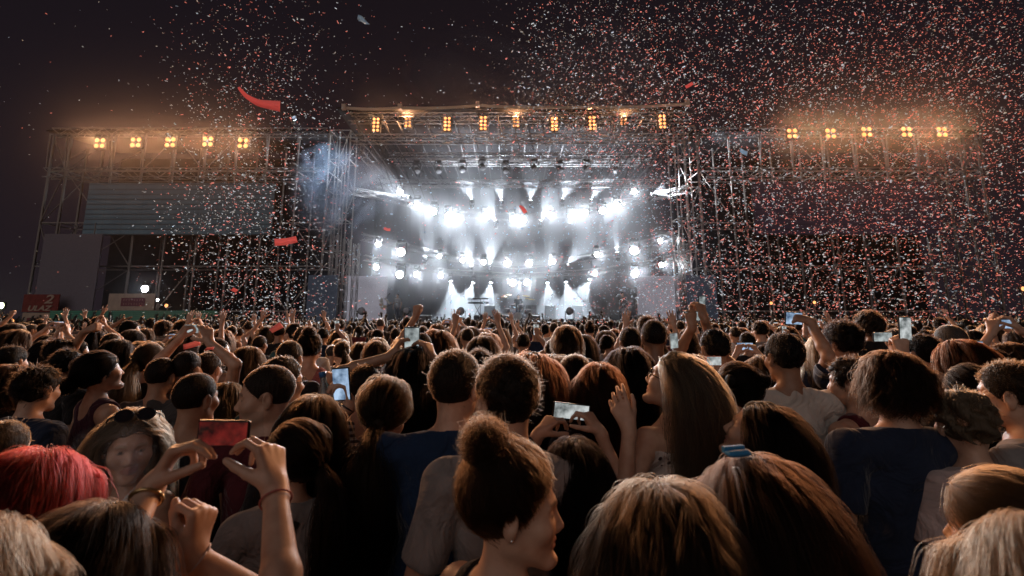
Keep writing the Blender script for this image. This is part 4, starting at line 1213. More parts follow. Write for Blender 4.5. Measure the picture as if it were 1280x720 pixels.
def person_parts(o, hero, vox, N, K, rad, seed):
    """makes body, hair, clothes for options o; returns the body object"""
    rg = np.random.default_rng(seed)
    female = o.get('female', False); w = o.get('w', 1.0)
    H = Head(o.get('hyaw', 0), o.get('hpitch', 0), o.get('hroll', 0), o.get('hs', 1.0))
    sw = (.158 if female else .188) * w
    arms = [resolve_arm(o.get('armL'), -1, sw), resolve_arm(o.get('armR'), 1, sw)]
    pts = np.array([a[k] for a in arms for k in ('sh', 'el', 'wrist')])
    lo = np.minimum(pts.min(0) - .21, (-.25, -.2, .84)); hi = np.maximum(pts.max(0) + .21, (.25, .22, 1.80))
    if hero: lo[2] = max(lo[2], .84 if max(pts[:, 2].min(), 0) > .8 else .7)
    v = Vol(lo, hi, vox)
    put_head(v, H, female, hero)
    put_torso(v, female, w)
    fat = 1.0 if vox < .007 else 1.25
    af = .88 if female else 1.0 * w ** .5
    for a, right in zip(arms, (False, True)):
        v.cone(a['sh'], a['el'], .050 * af, .037 * af, .03)
        u = a['el'] + (a['wrist'] - a['el']) * .28
        v.cone(a['el'], u, .036 * af, .038 * af, .02); v.cone(u, a['wrist'], .038 * af, .025 * af, .015)
        put_hand(v, a['wrist'], a['fing'], a['palm'], right, a['pose'], fat, female)
    V, Q = v.nets()
    me = mesh_np('person', V, Q)
    body = link_mesh('person', me, skin_mat('skin_' + o.get('skin', 'tan'), SKIN[o.get('skin', 'tan')]))
    # brows, lips, eyes
    t = np.zeros((len(V), 4), np.float32)
    if hero:
        p = H.inv(V); ax = np.abs(p[:, 0])
        hc = HAIR[o.get('hair', ('short', 'dark'))[1]] if o.get('hair') else HAIR['dark']
        def put_t(mask, c, a):
            t[mask, :3] = c; t[mask, 3] = a
        br = (ax > .013) & (ax < .046) & (p[:, 1] > .05) & (np.abs(p[:, 2] - .0235 + (ax - .028) ** 2 * 9) < .0042)
        put_t(br, tuple(x * .8 + .008 for x in hc), .75)
        lp = (p[:, 1] > .075) & (np.sqrt((ax / .026) ** 2 + ((p[:, 2] + .067) / .013) ** 2) < 1)
        put_t(lp, (.30, .10, .085) if not female else (.36, .09, .085), .6)
        ey = (p[:, 1] > .06) & (np.sqrt(((ax - .031) / .0125) ** 2 + ((p[:, 2] - .0000) / .0042) ** 2) < 1)
        put_t(ey, (.24, .21, .19), .8)
        ir = ey & (np.sqrt((ax - .031) ** 2 + (p[:, 2] - .0005) ** 2) < .0056)
        put_t(ir, (.02, .014, .01), 1.)
        if o.get('stubble'):
            sb = (p[:, 2] < -.045) & (p[:, 1] > .0) & ~lp
            put_t(sb, tuple(x * .5 + .05 for x in SKIN[o.get('skin', 'tan')]), .45)
    a = me.attributes.new('tint', 'FLOAT_COLOR', 'POINT'); a.data.foreach_set('color', t.ravel())
    # hair
    hs = o.get('hair', ('short', 'dark'))
    if hs:
        st = dict(STY[hs[0]], **(hs[2] if len(hs) > 2 else {}))
        capm, strm = hair_mats(hs[1])
        ch = max(vox, .0055)
        VQ = hair_cap(H, st, ch, female, w, rg)
        ho = link_mesh('hair', mesh_np('hair', *VQ), capm, body)
        if N:
            S = strands(H, st, N, K, female, w, rg)
            S = flyaway(S, rg, st.get('fly', .08))
            if S is not None: curves_obj('hair_strands', S if isinstance(S, list) else [S], rad * st.get('thick', 1.), strm, ho)
    sh = o.get('shirt', ('tee', 'black'))
    V, Q = shirt_mesh(sh[0], H, arms, female, w, max(.008, vox * 1.1), rg)
    body_shirt = link_mesh('shirt', mesh_np('shirt', V, Q), MATS['cloth_' + sh[1]], body)
    tk = ('f' if female else 'm', round(w, 1))
    tm = trousers_mesh(tk, female, w); tr = bpy.data.objects.new('trousers', tm); col.objects.link(tr); tr.parent = body
    if not tm.materials: tm.materials.append(MATS['cloth_denim'])
    so = bpy.data.objects.new('shoes', shoe_mesh()); col.objects.link(so); so.parent = body
    if not shoe_mesh().materials: shoe_mesh().materials.append(MATS['cloth_shoe'])
    body['_h'] = 0; del body['_h']
    return body, H, arms

for nm, c, kd, c2 in (('black', (.018, .017, .019), 'plain', None), ('navy', (.022, .032, .062), 'plain', None), ('blue', (.016, .036, .085), 'plain', None), ('grey', (.26, .24, .235), 'plain', None),
                      ('darkgrey', (.075, .07, .07), 'plain', None), ('white', (.62, .59, .55), 'plain', None), ('pinkwhite', (.55, .43, .41), 'plain', None), ('cream', (.5, .43, .36), 'plain', None), ('maroon', (.10, .022, .03), 'plain', None),
                      ('plum', (.075, .03, .05), 'plain', None), ('pink', (.36, .13, .13), 'plain', None), ('mustard', (.30, .26, .04), 'plain', None), ('teal', (.03, .10, .11), 'plain', None),
                      ('stripe', (.45, .42, .40), 'stripes', (.05, .045, .05)), ('floral', (.58, .50, .46), 'floral', (.06, .035, .035)), ('denim', (.03, .04, .065), 'plain', None), ('shoe', (.05, .05, .05), 'plain', None)):
    cloth_mat(nm, c, kd, c2 or (.5, .5, .5))
# ================================================================== helpers that dress a person
from mathutils.bvhtree import BVHTree
def bvh_of(o):
    me = o.data; return BVHTree.FromPolygons([v.co for v in me.vertices], [p.vertices for p in me.polygons])
def child(body, name): return [c for c in body.children if c.name.split('.')[0] == name][0]
def ribbon(body, name, pts, width, m, back=True, off=.004):
    """flat strap laid over the shirt: pts (x,z) in the person frame"""
    t = bvh_of(child(body, 'shirt')); P = []
    for i in range(len(pts) - 1):
        for k in range(8):
            u = k / 8; P.append((pts[i][0] * (1 - u) + pts[i + 1][0] * u, pts[i][1] * (1 - u) + pts[i + 1][1] * u))
    P.append(pts[-1]); V = []; F = []
    for i, (x, z) in enumerate(P):
        a, b = P[max(0, i - 1)], P[min(len(P) - 1, i + 1)]; tx, tz = b[0] - a[0], b[1] - a[1]; L = math.hypot(tx, tz) or 1
        for s in (-1, 1):
            xx, zz = x - tz / L * width / 2 * s, z + tx / L * width / 2 * s
            h = t.ray_cast(Vector((xx, -1 if back else 1, zz)), Vector((0, 1 if back else -1, 0)))
            y = h[0].y if h[0] is not None else 0
            V.append((xx, y + (-off if back else off), zz)); V.append((xx, y + (-off - .003 if back else off + .003), zz))
    for i in range(len(P) - 1):
        j = i * 4; F += [(j, j + 2, j + 6, j + 4), (j + 1, j + 5, j + 7, j + 3), (j, j + 4, j + 5, j + 1), (j + 2, j + 3, j + 7, j + 6)]
    mb = MB(); mb.add(V, F, False); return mb.build(name, m, body, origin=(0, 0, 0))
def ring(body, name, c, axis, r, tube, m):
    c = np.array(c); q = Vector((0, 0, 1)).rotation_difference(Vector(axis).normalized())
    mb = MB(); mb.tube([Vector(c) + q @ Vector((r * math.cos(a), r * math.sin(a), 0)) for a in [2 * math.pi * k / 18 for k in range(19)]], tube, 6)
    return mb.build(name, m, body, origin=(0, 0, 0))
m_lens = mat('sunglass_lens', (.02, .016, .02), .08, spec=.8)
m_rose = mat('rose_lens', (.22, .07, .10), .1, spec=.8)
m_frame = mat('glasses_frame', (.02, .018, .018), .3)
m_gold = mat('gold_metal', (.6, .42, .2), .3, .9)
def glasses(body, H, m, dz=0.0, dy=0.0, r=.024, name='glasses', tilt=0.0, filled=True):
    mb = MB(); T = rotm(0, tilt, 0)
    def g(v): return H.p(T @ np.array(v) + np.array((0, dy, dz)))
    for s in (-1, 1):
        ringp = [Vector(g((s * .033 + r * 1.08 * math.cos(a), .096, r * .85 * math.sin(a)))) for a in [2 * math.pi * k / 16 for k in range(17)]]
        mb.cur = 0; mb.tube(ringp, .0022, 5)
        mb.tube([Vector(g((s * .058, .095, .005))), Vector(g((s * .078, .06, .006))), Vector(g((s * .081, -.008, .004)))], .002, 5)
        if filled: mb.cur = 1; mb.add([Vector(g((s * .033, .099, 0)))] + ringp[:-1], [(0, k + 1, (k + 1) % 16 + 1) for k in range(16)])
    mb.cur = 0; mb.tube([Vector(g((-.010, .097, .004))), Vector(g((.010, .097, .004)))], .0022, 5)
    return mb.build(name, [m_frame, m], body, origin=(0, 0, 0))

# ------------------------------------------------------------------ phones
def screen_mat(name, c1, c2, es, sc_=18.):
    m = mat(name, (.01, .01, .012), .15)
    n = m.node_tree.nodes; l = m.node_tree.links; b = n['Principled BSDF']
    t = n.new('ShaderNodeTexCoord'); no = n.new('ShaderNodeTexNoise'); no.inputs['Scale'].default_value = sc_; no.inputs['Detail'].default_value = 5
    l.new(t.outputs['Object'], no.inputs['Vector'])
    r = n.new('ShaderNodeValToRGB'); l.new(no.outputs['Fac'], r.inputs[0]); r.color_ramp.elements[0].position = .35; r.color_ramp.elements[1].position = .62
    r.color_ramp.elements[0].color = (*c1, 1); r.color_ramp.elements[1].color = (*c2, 1)
    l.new(r.outputs[0], b.inputs['Emission Color']); b.inputs['Emission Strength'].default_value = es
    return m
m_phone = mat('phone_case', (.012, .012, .013), .3)
m_phonew = mat('phone_case_white', (.6, .6, .6), .3)
m_phoneo = mat('phone_case_orange', (.75, .14, .05), .4)
m_scr = screen_mat('phone_screen', (.02, .03, .035), (.55, .62, .62), .8)
m_scrb = screen_mat('phone_screen_blue', (.03, .07, .14), (.45, .62, .85), 1.0)
m_scrr = screen_mat('phone_screen_red', (.005, .003, .004), (.17, .016, .013), .8, 34)
m_scrw = screen_mat('phone_screen_white', (.10, .12, .12), (.75, .8, .8), .75, 26)
def phone(c, toward, up, label, scr=None, case=None, W=.145, Hh=.072, screen=True, back_light=False, group='phones held up in the crowd'):
    """W along the long side; toward: where the screen looks; up: direction of the short side"""
    c = Vector(c); n_ = Vector(toward).normalized(); u = Vector(up); u = (u - n_ * u.dot(n_)).normalized(); r_ = u.cross(n_)
    M = Matrix((r_, u, n_)).transposed()
    t = thing('phone', label, 'phone', c, group)
    mb = MB(); mb.box(c, (W, Hh, .009), M, bev=.003); mb.build('phone_body', case or m_phone, t)
    mb = MB(); q = [c + M @ Vector((x * W * .46, y * Hh * .45, .0055)) for x, y in ((-1, -1), (1, -1), (1, 1), (-1, 1))]; mb.quad(*q)
    mb.build('phone_screen', scr or m_scr, t)
    mb = MB(); mb.lathe(c + M @ Vector((W * .40, Hh * .28, -.0045)), [(.008, 0), (.007, .0015), (.002, .0018)], -n_, 10); mb.build('camera_lens', m_frame, t)
    return t

# ------------------------------------------------------------------ people placed from the photograph
HERO_XY = []
def far(px, Y):
    """towards the frame edge a wide lens stretches things: they stand farther off than their size suggests"""
    return Y if (Y < 1.1 or Y > 8) else Y * (1 + ((px - 640) / 600) ** 2) ** .42
def hero(label, px, top, Y, yaw=0, group=None, lift=0.0, cat='person', **o):
    Y = far(px, Y)
    a = at(px, top, Y)
    st = STY[o['hair'][0]] if o.get('hair') else {'cap': 0}
    cap = (o['hair'][2] if o.get('hair') and len(o['hair']) > 2 else {}).get('cap', st.get('cap', 0))
    if st.get('kind') == 'bun' : cap = .01
    if abs(yaw + o.get('hyaw', 0)) > 20 and Y < 20: o['hyaw'] = o.get('hyaw', 0) + math.degrees(math.atan((640 - px) / 600)) * .9
    H0 = Head(o.get('hyaw', 0), o.get('hpitch', 0), o.get('hroll', 0))
    crown = H0.p((0, -.01, .121 + cap))
    s = (a.z - lift) / crown[2]
    Rz = np.array(Matrix.Rotation(R(yaw), 3, 'Z'))
    off = Rz @ H0.p((0, 0, .03)) * s
    loc = np.array((a.x - off[0], Y - off[1], lift))
    for k in ('armL', 'armR'):
        if o.get(k):
            d = dict(o[k]); w_ = d['wrist']
            if isinstance(w_, tuple) and w_[0] == 'px': w_ = at(w_[1], w_[2], far(w_[1], w_[3]))
            d['wrist'] = Rz.T @ (np.array(w_) - loc) / s
            for q in ('fing', 'palm', 'hint'):
                if q in d: d[q] = tuple(Rz.T @ np.array(d[q], float))
            o[k] = d
    px_h = .23 * 600 / Y
    if Y < .7: N, K, rad, vox = 26000, 13, .00030, .0042
    elif Y < 1.6: N, K, rad, vox = 20000, 12, .00036, .0042
    elif Y < 2.3: N, K, rad, vox = 5500, 10, .0007, .0055
    else: N, K, rad, vox = 2200, 8, .0014, .008
    N = o.pop('N', N)
    body, H, arms = person_parts(o, Y < 2.6, vox, N, K, rad / s, int(px * 7 + top))
    body.location = loc; body.rotation_euler = (0, 0, R(yaw)); body.scale = (s, s, s)
    tag(body, label, cat, group)
    if not (1.5 < 1.75 * s + lift < 1.98): print('HEIGHT', round(1.75 * s, 2), label)
    HERO_XY.append((loc[0], loc[1]))
    def wd(p): return Vector(loc) + Vector(Rz @ np.array(p)) * s
    body_arms = arms
    return body, H, arms, wd, s

def raised(px, py, Y, **k): return dict(dict(wrist=('px', px, py, Y), fing=(0, .1, 1), palm=(0, 1, 0), pose='open', hint=(0, -.2, -1)), **k)

# --- nearest row
b, H, arms, wd, s = hero('young woman in right profile with brown hair knotted in a high messy bun', 645, 561, 1.10, yaw=-45, hyaw=-43, hpitch=-2, female=True, skin='fair',
     hair=('bun', 'goldbrown', dict(tie=(0, -.060, .113), rbun=.046, tuft=.003, fly=.30)), shirt=('tank', 'black'))
mb = MB(); mb.lathe(H.p((.084, -.010, -.034)), [(.0035, 0), (.003, .002), (.0005, .003)], tuple(H.R @ np.array((1, 0, 0))), 8); mb.build('earring', mat('silver_stud', (.9, .9, .9), .15, .9), b, origin=(0, 0, 0))
hero('woman with very full wavy light brown hair seen from behind, beside the bun woman', 826, 602, .88, female=True, skin='fair', hair=('wavy', 'lightbrown', dict(vol=.014, mess=3.4, wave=.022)), shirt=('tee', 'black'))
b, H, arms, wd, s = hero('woman with long straight chestnut hair held by a blue clip, seen from behind', 936, 568, 1.0, yaw=8, hyaw=8, female=True, skin='fair', hair=('long', 'chestnut', dict(len=.6, vol=.010, mess=1.8)), shirt=('tank', 'black'))
mb = MB(); mb.box(H.p((-.035, -.01, .135)), (.055, .022, .012), Matrix(H.R.tolist()), bev=.004); mb.box(H.p((-.035, .004, .140)), (.05, .010, .012), Matrix(H.R.tolist())); mb.build('hair_clip', mat('blue_plastic', (.05, .25, .50), .3), b, origin=(0, 0, 0))
hero('dark haired woman in a pink top gazing up to the left', 950, 506, 1.5, yaw=25, hyaw=55, hpitch=26, female=True, skin='fair', hair=('long', 'dark', dict(len=.46, vol=.006, back=.25)), shirt=('tee', 'pink'))
hero('person with tousled chin-length brown hair and a dark navy T-shirt', 1115, 440, 1.52, yaw=0, hyaw=-28, w=1.05, skin='fair', hair=('shag', 'brown', dict(vol=.010, end=-.045)), shirt=('tee', 'navy'))
b, H, arms, wd, s = hero('blonde woman with pinned-up hair, pale pink T-shirt and dark back strap', 1198, 487, 1.38, yaw=6, hyaw=-22, female=True, skin='fair', hair=('updo', 'fairblonde'), shirt=('tee', 'pinkwhite'))
ribbon(b, 'bag_strap', [(-.085, 1.475), (-.03, 1.36), (.06, 1.2), (.15, 1.03)], .022, mat('brown_leather', (.06, .03, .02), .5))
hero('young man in left profile with short fair hair and a grey T-shirt', 1258, 452, 1.38, yaw=30, hyaw=42, skin='fair', hair=('short', 'lightbrown', dict(len=.018, nape=-.03)), shirt=('tee', 'grey'))
hero('woman with swept-back streaky light brown hair tied low, turned left', 1244, 594, 1.09, yaw=30, hyaw=50, female=True, skin='fair', hair=('lowtail', 'blonde', dict(puff=.014, fly=.2)), shirt=('tee', 'white'))
hero('long haired blonde woman cut off by the corner beside the streaky haired woman', 1312, 640, .62, female=True, skin='fair', hair=('long', 'blonde'), shirt=('tee', 'black'))
b, H, arms, wd, s = hero('fair haired woman with rose tinted sunglasses cut off at the corner', -72, 645, .56, yaw=-20, hyaw=-45, female=True, skin='fair', hair=('bob', 'blonde'), shirt=('tee', 'black'))
glasses(b, H, m_rose, r=.027, name='sunglasses')
b, H, arms, wd, s = hero('woman with long dark streaked hair raising a fist with a thin bracelet', 122, 628, .88, yaw=-10, hyaw=-36, female=True, skin='fair', hair=('long', 'dark', dict(vol=.010)), shirt=('tee', 'black'),
     armR=dict(wrist=('px', 240, 694, .98), fing=(.15, .1, 1), palm=(-1, .2, .1), pose='fist', hint=(.5, -.3, -1)))
a = arms[1]; ring(b, 'bracelet', a['wrist'] + (a['el'] - a['wrist']) * .06, a['wrist'] - a['el'], .030, .0022, mat('pale_cord', (.5, .4, .38), .7))
hero('person with bright red dyed bobbed hair seen from behind', 46, 564, 1.09, female=True, skin='fair', hair=('bob', 'red', dict(end=-.17, vol=.016)), shirt=('tee', 'black'))
hero('man with thin cropped fair hair at the frame edge behind the red hair', 8, 526, 1.36, yaw=-10, hyaw=-28, skin='fair', hair=('crop', 'blonde'), shirt=('tee', 'black'))
b, H, arms, wd, s = hero('blonde woman facing the camera through cigarette smoke, sunglasses on her hair', 168, 513, 1.42, yaw=172, hyaw=14, hpitch=-6, female=True, skin='fair', hair=('long', 'fairblonde', dict(len=.42, wave=.010, vol=.010, back=.5)), shirt=('tank', 'white'))
glasses(b, H, m_lens, dz=.075, dy=-.012, r=.027, name='sunglasses', tilt=35)
b, H, arms, wd, s = hero('ponytailed woman in a grey T-shirt with a black back strap', 368, 528, 1.5, yaw=25, hyaw=30, hpitch=8, female=True, skin='fair', hair=('lowtail', 'brown', dict(len=.42, vol=1.6, tie=(0, -.115, .0))), shirt=('tee', 'grey'))
ribbon(b, 'bag_strap', [(.02, 1.455), (-.01, 1.40), (-.035, 1.25), (-.05, 1.05)], .026, m_frame)
b, H, arms, wd, s = hero('person below the frame filming with two raised hands on a red screened phone', 205, 748, .62, female=True, skin='fair', hair=('lowtail', 'dark'), shirt=('tank', 'black'),
     armR=dict(wrist=('px', 346, 584, 1.0), fing=(-.30, .2, .95), palm=(-.9, .3, -.25), pose='pinch', hint=(1, 0, -.1)),
     armL=dict(wrist=('px', 196, 590, 1.0), fing=(.38, .2, .92), palm=(.9, .3, -.3), pose='pinch', hint=(-1, 0, -.3)))
a = arms[1]; ring(b, 'bracelet', a['wrist'] + (a['el'] - a['wrist']) * .10, a['wrist'] - a['el'], .030, .0022, mat('rose_cord', (.4, .12, .10), .6))
a = arms[0]; ring(b, 'wrist_watch', a['wrist'] + (a['el'] - a['wrist']) * .08, a['wrist'] - a['el'], .029, .004, m_gold)
phone(at(280, 541, far(280, 1.04)), (.15, -1, -.12), (.05, 0, 1), 'phone with a dim red screen held in two hands before the shaved man', m_scrr, W=.100, Hh=.052)

# --- second row
b, H, arms, wd, s = hero('dark haired man in a navy T-shirt with a light blue patch on the back', 52, 458, 1.95, yaw=-15, hyaw=-28, skin='fair', hair=('messy', 'dark', dict(len=.034)), shirt=('tee', 'navy'))
t_ = bvh_of(child(b, 'shirt')); mb = MB(); G = 8  # light blue patch laid over the back of the shirt
pts = []
for i in range(G + 1):
    for k in range(G + 1):
        x = -.045 + .15 * i / G; z = 1.355 + .085 * k / G + .02 * math.sin(i * .7); h = t_.ray_cast(Vector((x, -1, z)), Vector((0, 1, 0))); pts.append((x, (h[0].y if h[0] is not None else -.11) - .003, z))
mb.add(pts, [(i * (G + 1) + k, (i + 1) * (G + 1) + k, (i + 1) * (G + 1) + k + 1, i * (G + 1) + k + 1) for i in range(G) for k in range(G) if (i + k) > 2 and (i - k) < 6], True)
mb.build('shirt_patch', mat('light_blue_patch', (.20, .42, .62), .6), b, origin=(0, 0, 0))
hero('woman in a dark plum tank top with a low black bun, looking right', 128, 441, 2.3, yaw=-30, hyaw=-42, hpitch=14, female=True, skin='fair', hair=('lowbun', 'black', dict(rbun=.045, puff=.008)), shirt=('tank', 'plum'))
hero('man with a flat dark mop between navy shirt man and plum tank woman', 87, 437, 2.8, yaw=-20, hyaw=-25, skin='olive', hair=('messy', 'black'), shirt=('tee', 'black'))
hero('broad man with a dark buzz cut and bare shoulders seen from behind', 249, 466, 1.95, yaw=-5, hyaw=-8, skin='tan', hair=('shaved', 'darkstubble'), shirt=('tank', 'black'), w=1.08)
hero('dark buzz cut man in a grey shirt left of the bald headed man', 205, 447, 2.55, skin='tan', hair=('shaved', 'darkstubble'), shirt=('tee', 'darkgrey'))
hero('nearly bald man in a white shirt just behind the buzz cut man', 236, 439, 2.7, skin='fair', hair=('shaved', 'stubble'), shirt=('tee', 'white'))
hero('man with shaved head and an earring turned left, maroon shirt', 334, 457, 1.82, yaw=25, hyaw=62, hpitch=-4, skin='fair', hair=('shaved', 'stubble'), shirt=('tee', 'maroon'), stubble=True)
b, H, arms, wd, s = hero('man with glasses in right profile behind the shaved man', 356, 446, 2.25, yaw=-20, hyaw=-45, skin='fair', hair=('short', 'brown'), shirt=('tee', 'teal'))
glasses(b, H, m_lens, filled=False)
hero('round headed man with short light brown hair right above the glasses man', 364, 426, 3.2, skin='fair', hair=('crop', 'lightbrown'), shirt=('tee', 'black'))
hero('woman with smooth light brown hair down her back next to the ponytailed filmer', 394, 493, 1.72, female=True, skin='fair', hair=('long', 'lightbrown', dict(len=.42, vol=.012)), shirt=('tee', 'black'))
b, H, arms, wd, s = hero('man in a striped shirt holding up a black camera phone and a water bottle', 456, 456, 2.3, yaw=10, hyaw=10, skin='fair', hair=('crop', 'brown'), shirt=('tee', 'stripe'),
     armL=dict(wrist=('px', 438, 505, 2.05), fing=(-.35, .1, 1), palm=(-.9, -.2, .2), pose='clasp', hint=(-.6, -.3, -1)))
a = arms[0]; ring(b, 'bracelet', a['wrist'] + (a['el'] - a['wrist']) * .08, a['wrist'] - a['el'], .031, .0035, m_frame)
phone(at(427, 480, far(427, 2.02)), (-.15, -1, -.1), (1, 0, .1), 'black phone held upright beside the water bottle', m_scrb, W=.14, Hh=.08)
hero('woman in black with a loose light brown ponytail, left of the blue shirt man', 485, 473, 1.85, female=True, skin='fair', hair=('lowtail', 'lightbrown', dict(len=.45, puff=.012, vol=1.8)), shirt=('tee', 'black'))
hero('heavy man with a round brown crop in a wide blue T-shirt', 571, 438, 1.78, yaw=0, hyaw=-24, w=1.22, skin='fair', hair=('crop', 'brown', dict(len=.014, cap=.010)), shirt=('tee', 'blue'))
hero('tall man with thick short brown hair in a grey T-shirt, behind the bun woman', 632, 443, 1.48, yaw=5, hyaw=22, w=.94, skin='fair', hair=('short', 'brown', dict(len=.016, cap=.011, top=5.)), shirt=('tee', 'grey'))
b, H, arms, wd, s = hero('black haired woman lifting a phone overhead with both hands', 521, 432, 2.45, female=True, skin='tan', hair=('long', 'black'), shirt=('tee', 'black'),
     armL=raised(489, 445, 2.4, fing=(.45, .1, 1), palm=(.8, .4, -.2), pose='pinch', hint=(-1, 0, -1)), armR=raised(541, 450, 2.4, fing=(-.4, .1, 1), palm=(-.8, .4, -.2), pose='pinch', hint=(1, 0, -1)))
phone(at(515, 427, far(515, 2.42)), (0, -1, -.1), (1, 0, 0), 'upright phone held overhead by the black haired woman in the middle', m_scr, W=.15, Hh=.08)
hero('woman with long hair tinted as if lit red, right behind the tall grey shirt man', 664, 439, 2.3, female=True, skin='fair', hair=('long', 'auburn'), shirt=('tank', 'black'))  # auburn colour stands in for red light falling on her hair
hero('woman with flat straight brown hair between two reddish haired women', 691, 442, 2.75, female=True, skin='fair', hair=('long', 'brown', dict(vol=.008)), shirt=('tee', 'black'))
hero('woman in a black vest with a thin brown ponytail hanging straight', 717, 444, 2.6, female=True, skin='fair', hair=('tail', 'brown', dict(len=.45, tie=(0, -.118, .0), vol=.6)), shirt=('tank', 'black'))
hero('woman with a rounded auburn bob above the silver phone', 748, 454, 2.05, female=True, skin='fair', hair=('bob', 'auburn', dict(end=-.17)), shirt=('tee', 'black'))
hero('woman with thick dark wavy hair beside the auburn bob', 785, 434, 2.35, female=True, skin='tan', hair=('wavy', 'black', dict(len=.36, vol=.018)), shirt=('tank', 'pinkwhite'))
b, H, arms, wd, s = hero('black haired woman holding a silver phone sideways above her head', 716, 545, 1.55, female=True, skin='fair', hair=('long', 'black', dict(mess=2.)), shirt=('tee', 'darkgrey'),
     armL=dict(wrist=('px', 673, 543, 1.78), fing=(.75, .2, .75), palm=(.5, .5, -.7), pose='pinch', hint=(-.4, .4, -.6)), armR=dict(wrist=('px', 750, 540, 1.78), fing=(-.55, .2, .8), palm=(-.6, .5, -.6), pose='pinch', hint=(.4, .4, -.6)))
phone(at(714, 514, far(714, 1.84)), (.05, -1, -.1), (.12, 0, 1), 'silver rimmed phone held sideways with a pale screen', m_scrw, m_phone, .138, .058)
b, H, arms, wd, s = hero('woman with long blonde hair in a floral off-shoulder top looking up left', 845, 442, 1.9, yaw=35, hyaw=42, hpitch=22, female=True, skin='fair', hair=('long', 'fairblonde', dict(len=.5, wave=.012, vol=.004)), shirt=('offshoulder', 'floral'),
     armL=dict(wrist=('px', 786, 536, 1.75), fing=(-.35, .1, 1), palm=(.2, .9, 0), pose='relax', hint=(-.3, -.4, -1)))
glasses(b, H, m_lens, filled=False)
hero('man with slicked black hair in a plain white T-shirt seen from behind', 977, 416, 2.3, yaw=-4, hyaw=6, skin='olive', hair=('short', 'black', dict(comb=(0, -.9, 0), lift=.2, len=.022, cap=.009)), shirt=('tee', 'white'))
hero('woman with two dark hair buns and a mustard collar', 918, 457, 2.2, yaw=5, hyaw=8, female=True, skin='fair', hair=('lowbun', 'dark', dict(tie=(.070, -.075, .055), rbun=.030, more=[(-.090, -.085, .07)], puff=.012)), shirt=('tee', 'mustard'))
hero('person with tousled dark hair in left profile wearing a dark maroon vest', 1060, 447, 2.1, yaw=30, hyaw=40, skin='fair', hair=('messy', 'dark'), shirt=('tank', 'maroon'))
b, H, arms, wd, s = hero('big haired dark man stretching one arm left to hold up a phone', 1050, 402, 2.9, yaw=10, hyaw=35, skin='tan', hair=('curly', 'black', dict(cap=.020, len=.035)), shirt=('tee', 'navy'),
     armL=raised(1012, 402, 2.85, fing=(-.8, .1, .35), palm=(-.2, .7, -.6), pose='clasp', hint=(.2, -.2, -1)))
phone(at(992, 398, far(992, 2.9)), (.1, -1, -.1), (.05, 0, 1), 'phone showing a bluish stage picture, held out sideways over the heads', m_scrb, W=.125, Hh=.085)
b, H, arms, wd, s = hero('dark haired man hidden behind his tall bright phone', 1150, 418, 2.5, yaw=5, skin='fair', hair=('short', 'black'), shirt=('tee', 'navy'),
     armL=raised(1128, 446, 2.2, fing=(.1, .1, 1), palm=(.3, 1, .1), pose='clasp', hint=(-.7, -.3, -1)))
phone(at(1131, 411, far(1131, 2.2)), (0, -1, -.1), (1, 0, 0), 'tall upright phone with a bright pale screen near the frizzy head', m_scrw, W=.135, Hh=.07)
phone(at(1103, 421, far(1103, 3.0)), (0, -1, -.1), (0, 0, 1), 'small phone held sideways left of the tall bright phone', m_scr)
hero('man with close cropped greyish hair turned slightly left, above the copper haired woman', 1184, 406, 2.8, yaw=10, hyaw=30, skin='fair', hair=('shaved', 'grey'), shirt=('tee', 'black'))
hero('woman with smooth copper brown hair falling past her shoulders', 1194, 423, 2.15, female=True, skin='fair', hair=('long', 'auburn', dict(vol=.010)), shirt=('tee', 'black'))
hero('woman with black hair tied back low, between copper hair and fair youth', 1206, 456, 1.8, yaw=20, hyaw=20, female=True, skin='tan', hair=('lowtail', 'black'), shirt=('tee', 'black'))
hero('person with a big frizzy afro standing out over the heads on the right', 1084, 389, 4.6, skin='deep', hair=('afro', 'brown'), shirt=('tee', 'black'))
b, H, arms, wd, s = hero('person at the frame edge with both pale arms up around a phone', 1256, 428, 2.5, female=True, skin='fair', hair=('bob', 'brown'), shirt=('tank', 'black'),
     armL=raised(1240, 415, 2.45, fing=(.4, .2, .9), palm=(.7, .6, -.2), pose='pinch', hint=(-1, 0, -1)), armR=raised(1274, 412, 2.45, fing=(-.3, .2, .9), palm=(-.7, .6, -.2), pose='pinch', hint=(1, 0, -1)))
phone(at(1257, 405, far(1257, 2.5)), (0, -1, -.1), (0, 0, 1), 'phone between two pale raised arms at the frame edge', m_scrb, W=.13, Hh=.065)
b, H, arms, wd, s = hero('dark haired person with a glowing phone near the fair youth', 1236, 436, 2.25, skin='tan', hair=('short', 'black'), shirt=('tee', 'black'), armL=raised(1222, 452, 2.1, pose='clasp', palm=(.2, 1, 0), hint=(-.6, -.3, -1)))
phone(at(1222, 438, far(1222, 2.1)), (0, -1, -.15), (1, 0, 0), 'small upright phone glowing above the fair youth in profile', m_scrb, W=.11, Hh=.055)
b, H, arms, wd, s = hero('dark haired person with both thin arms raised straight up beside the right side screen', 892, 411, 3.0, skin='tan', hair=('short', 'black'), shirt=('tee', 'black'),
     armL=raised(865, 409, 3.1, fing=(0, .1, 1), palm=(0, 1, 0), pose='clasp', hint=(-.1, 1, -.3)), armR=raised(880, 398, 3.1, fing=(-.2, .1, 1), palm=(-.3, 1, 0), pose='clasp', hint=(.1, 1, -.3)))
phone(at(866, 395, far(866, 3.12)), (0, -1, -.1), (0, 0, 1), 'phone held sideways on two raised arms beside the right side screen', m_scr, W=.12, Hh=.062)
phone(at(877, 379, far(877, 3.15)), (.4, -1, -.1), (1, .3, 0), 'phone lifted upright, the highest one over the crowd', m_scr, W=.10, Hh=.06)
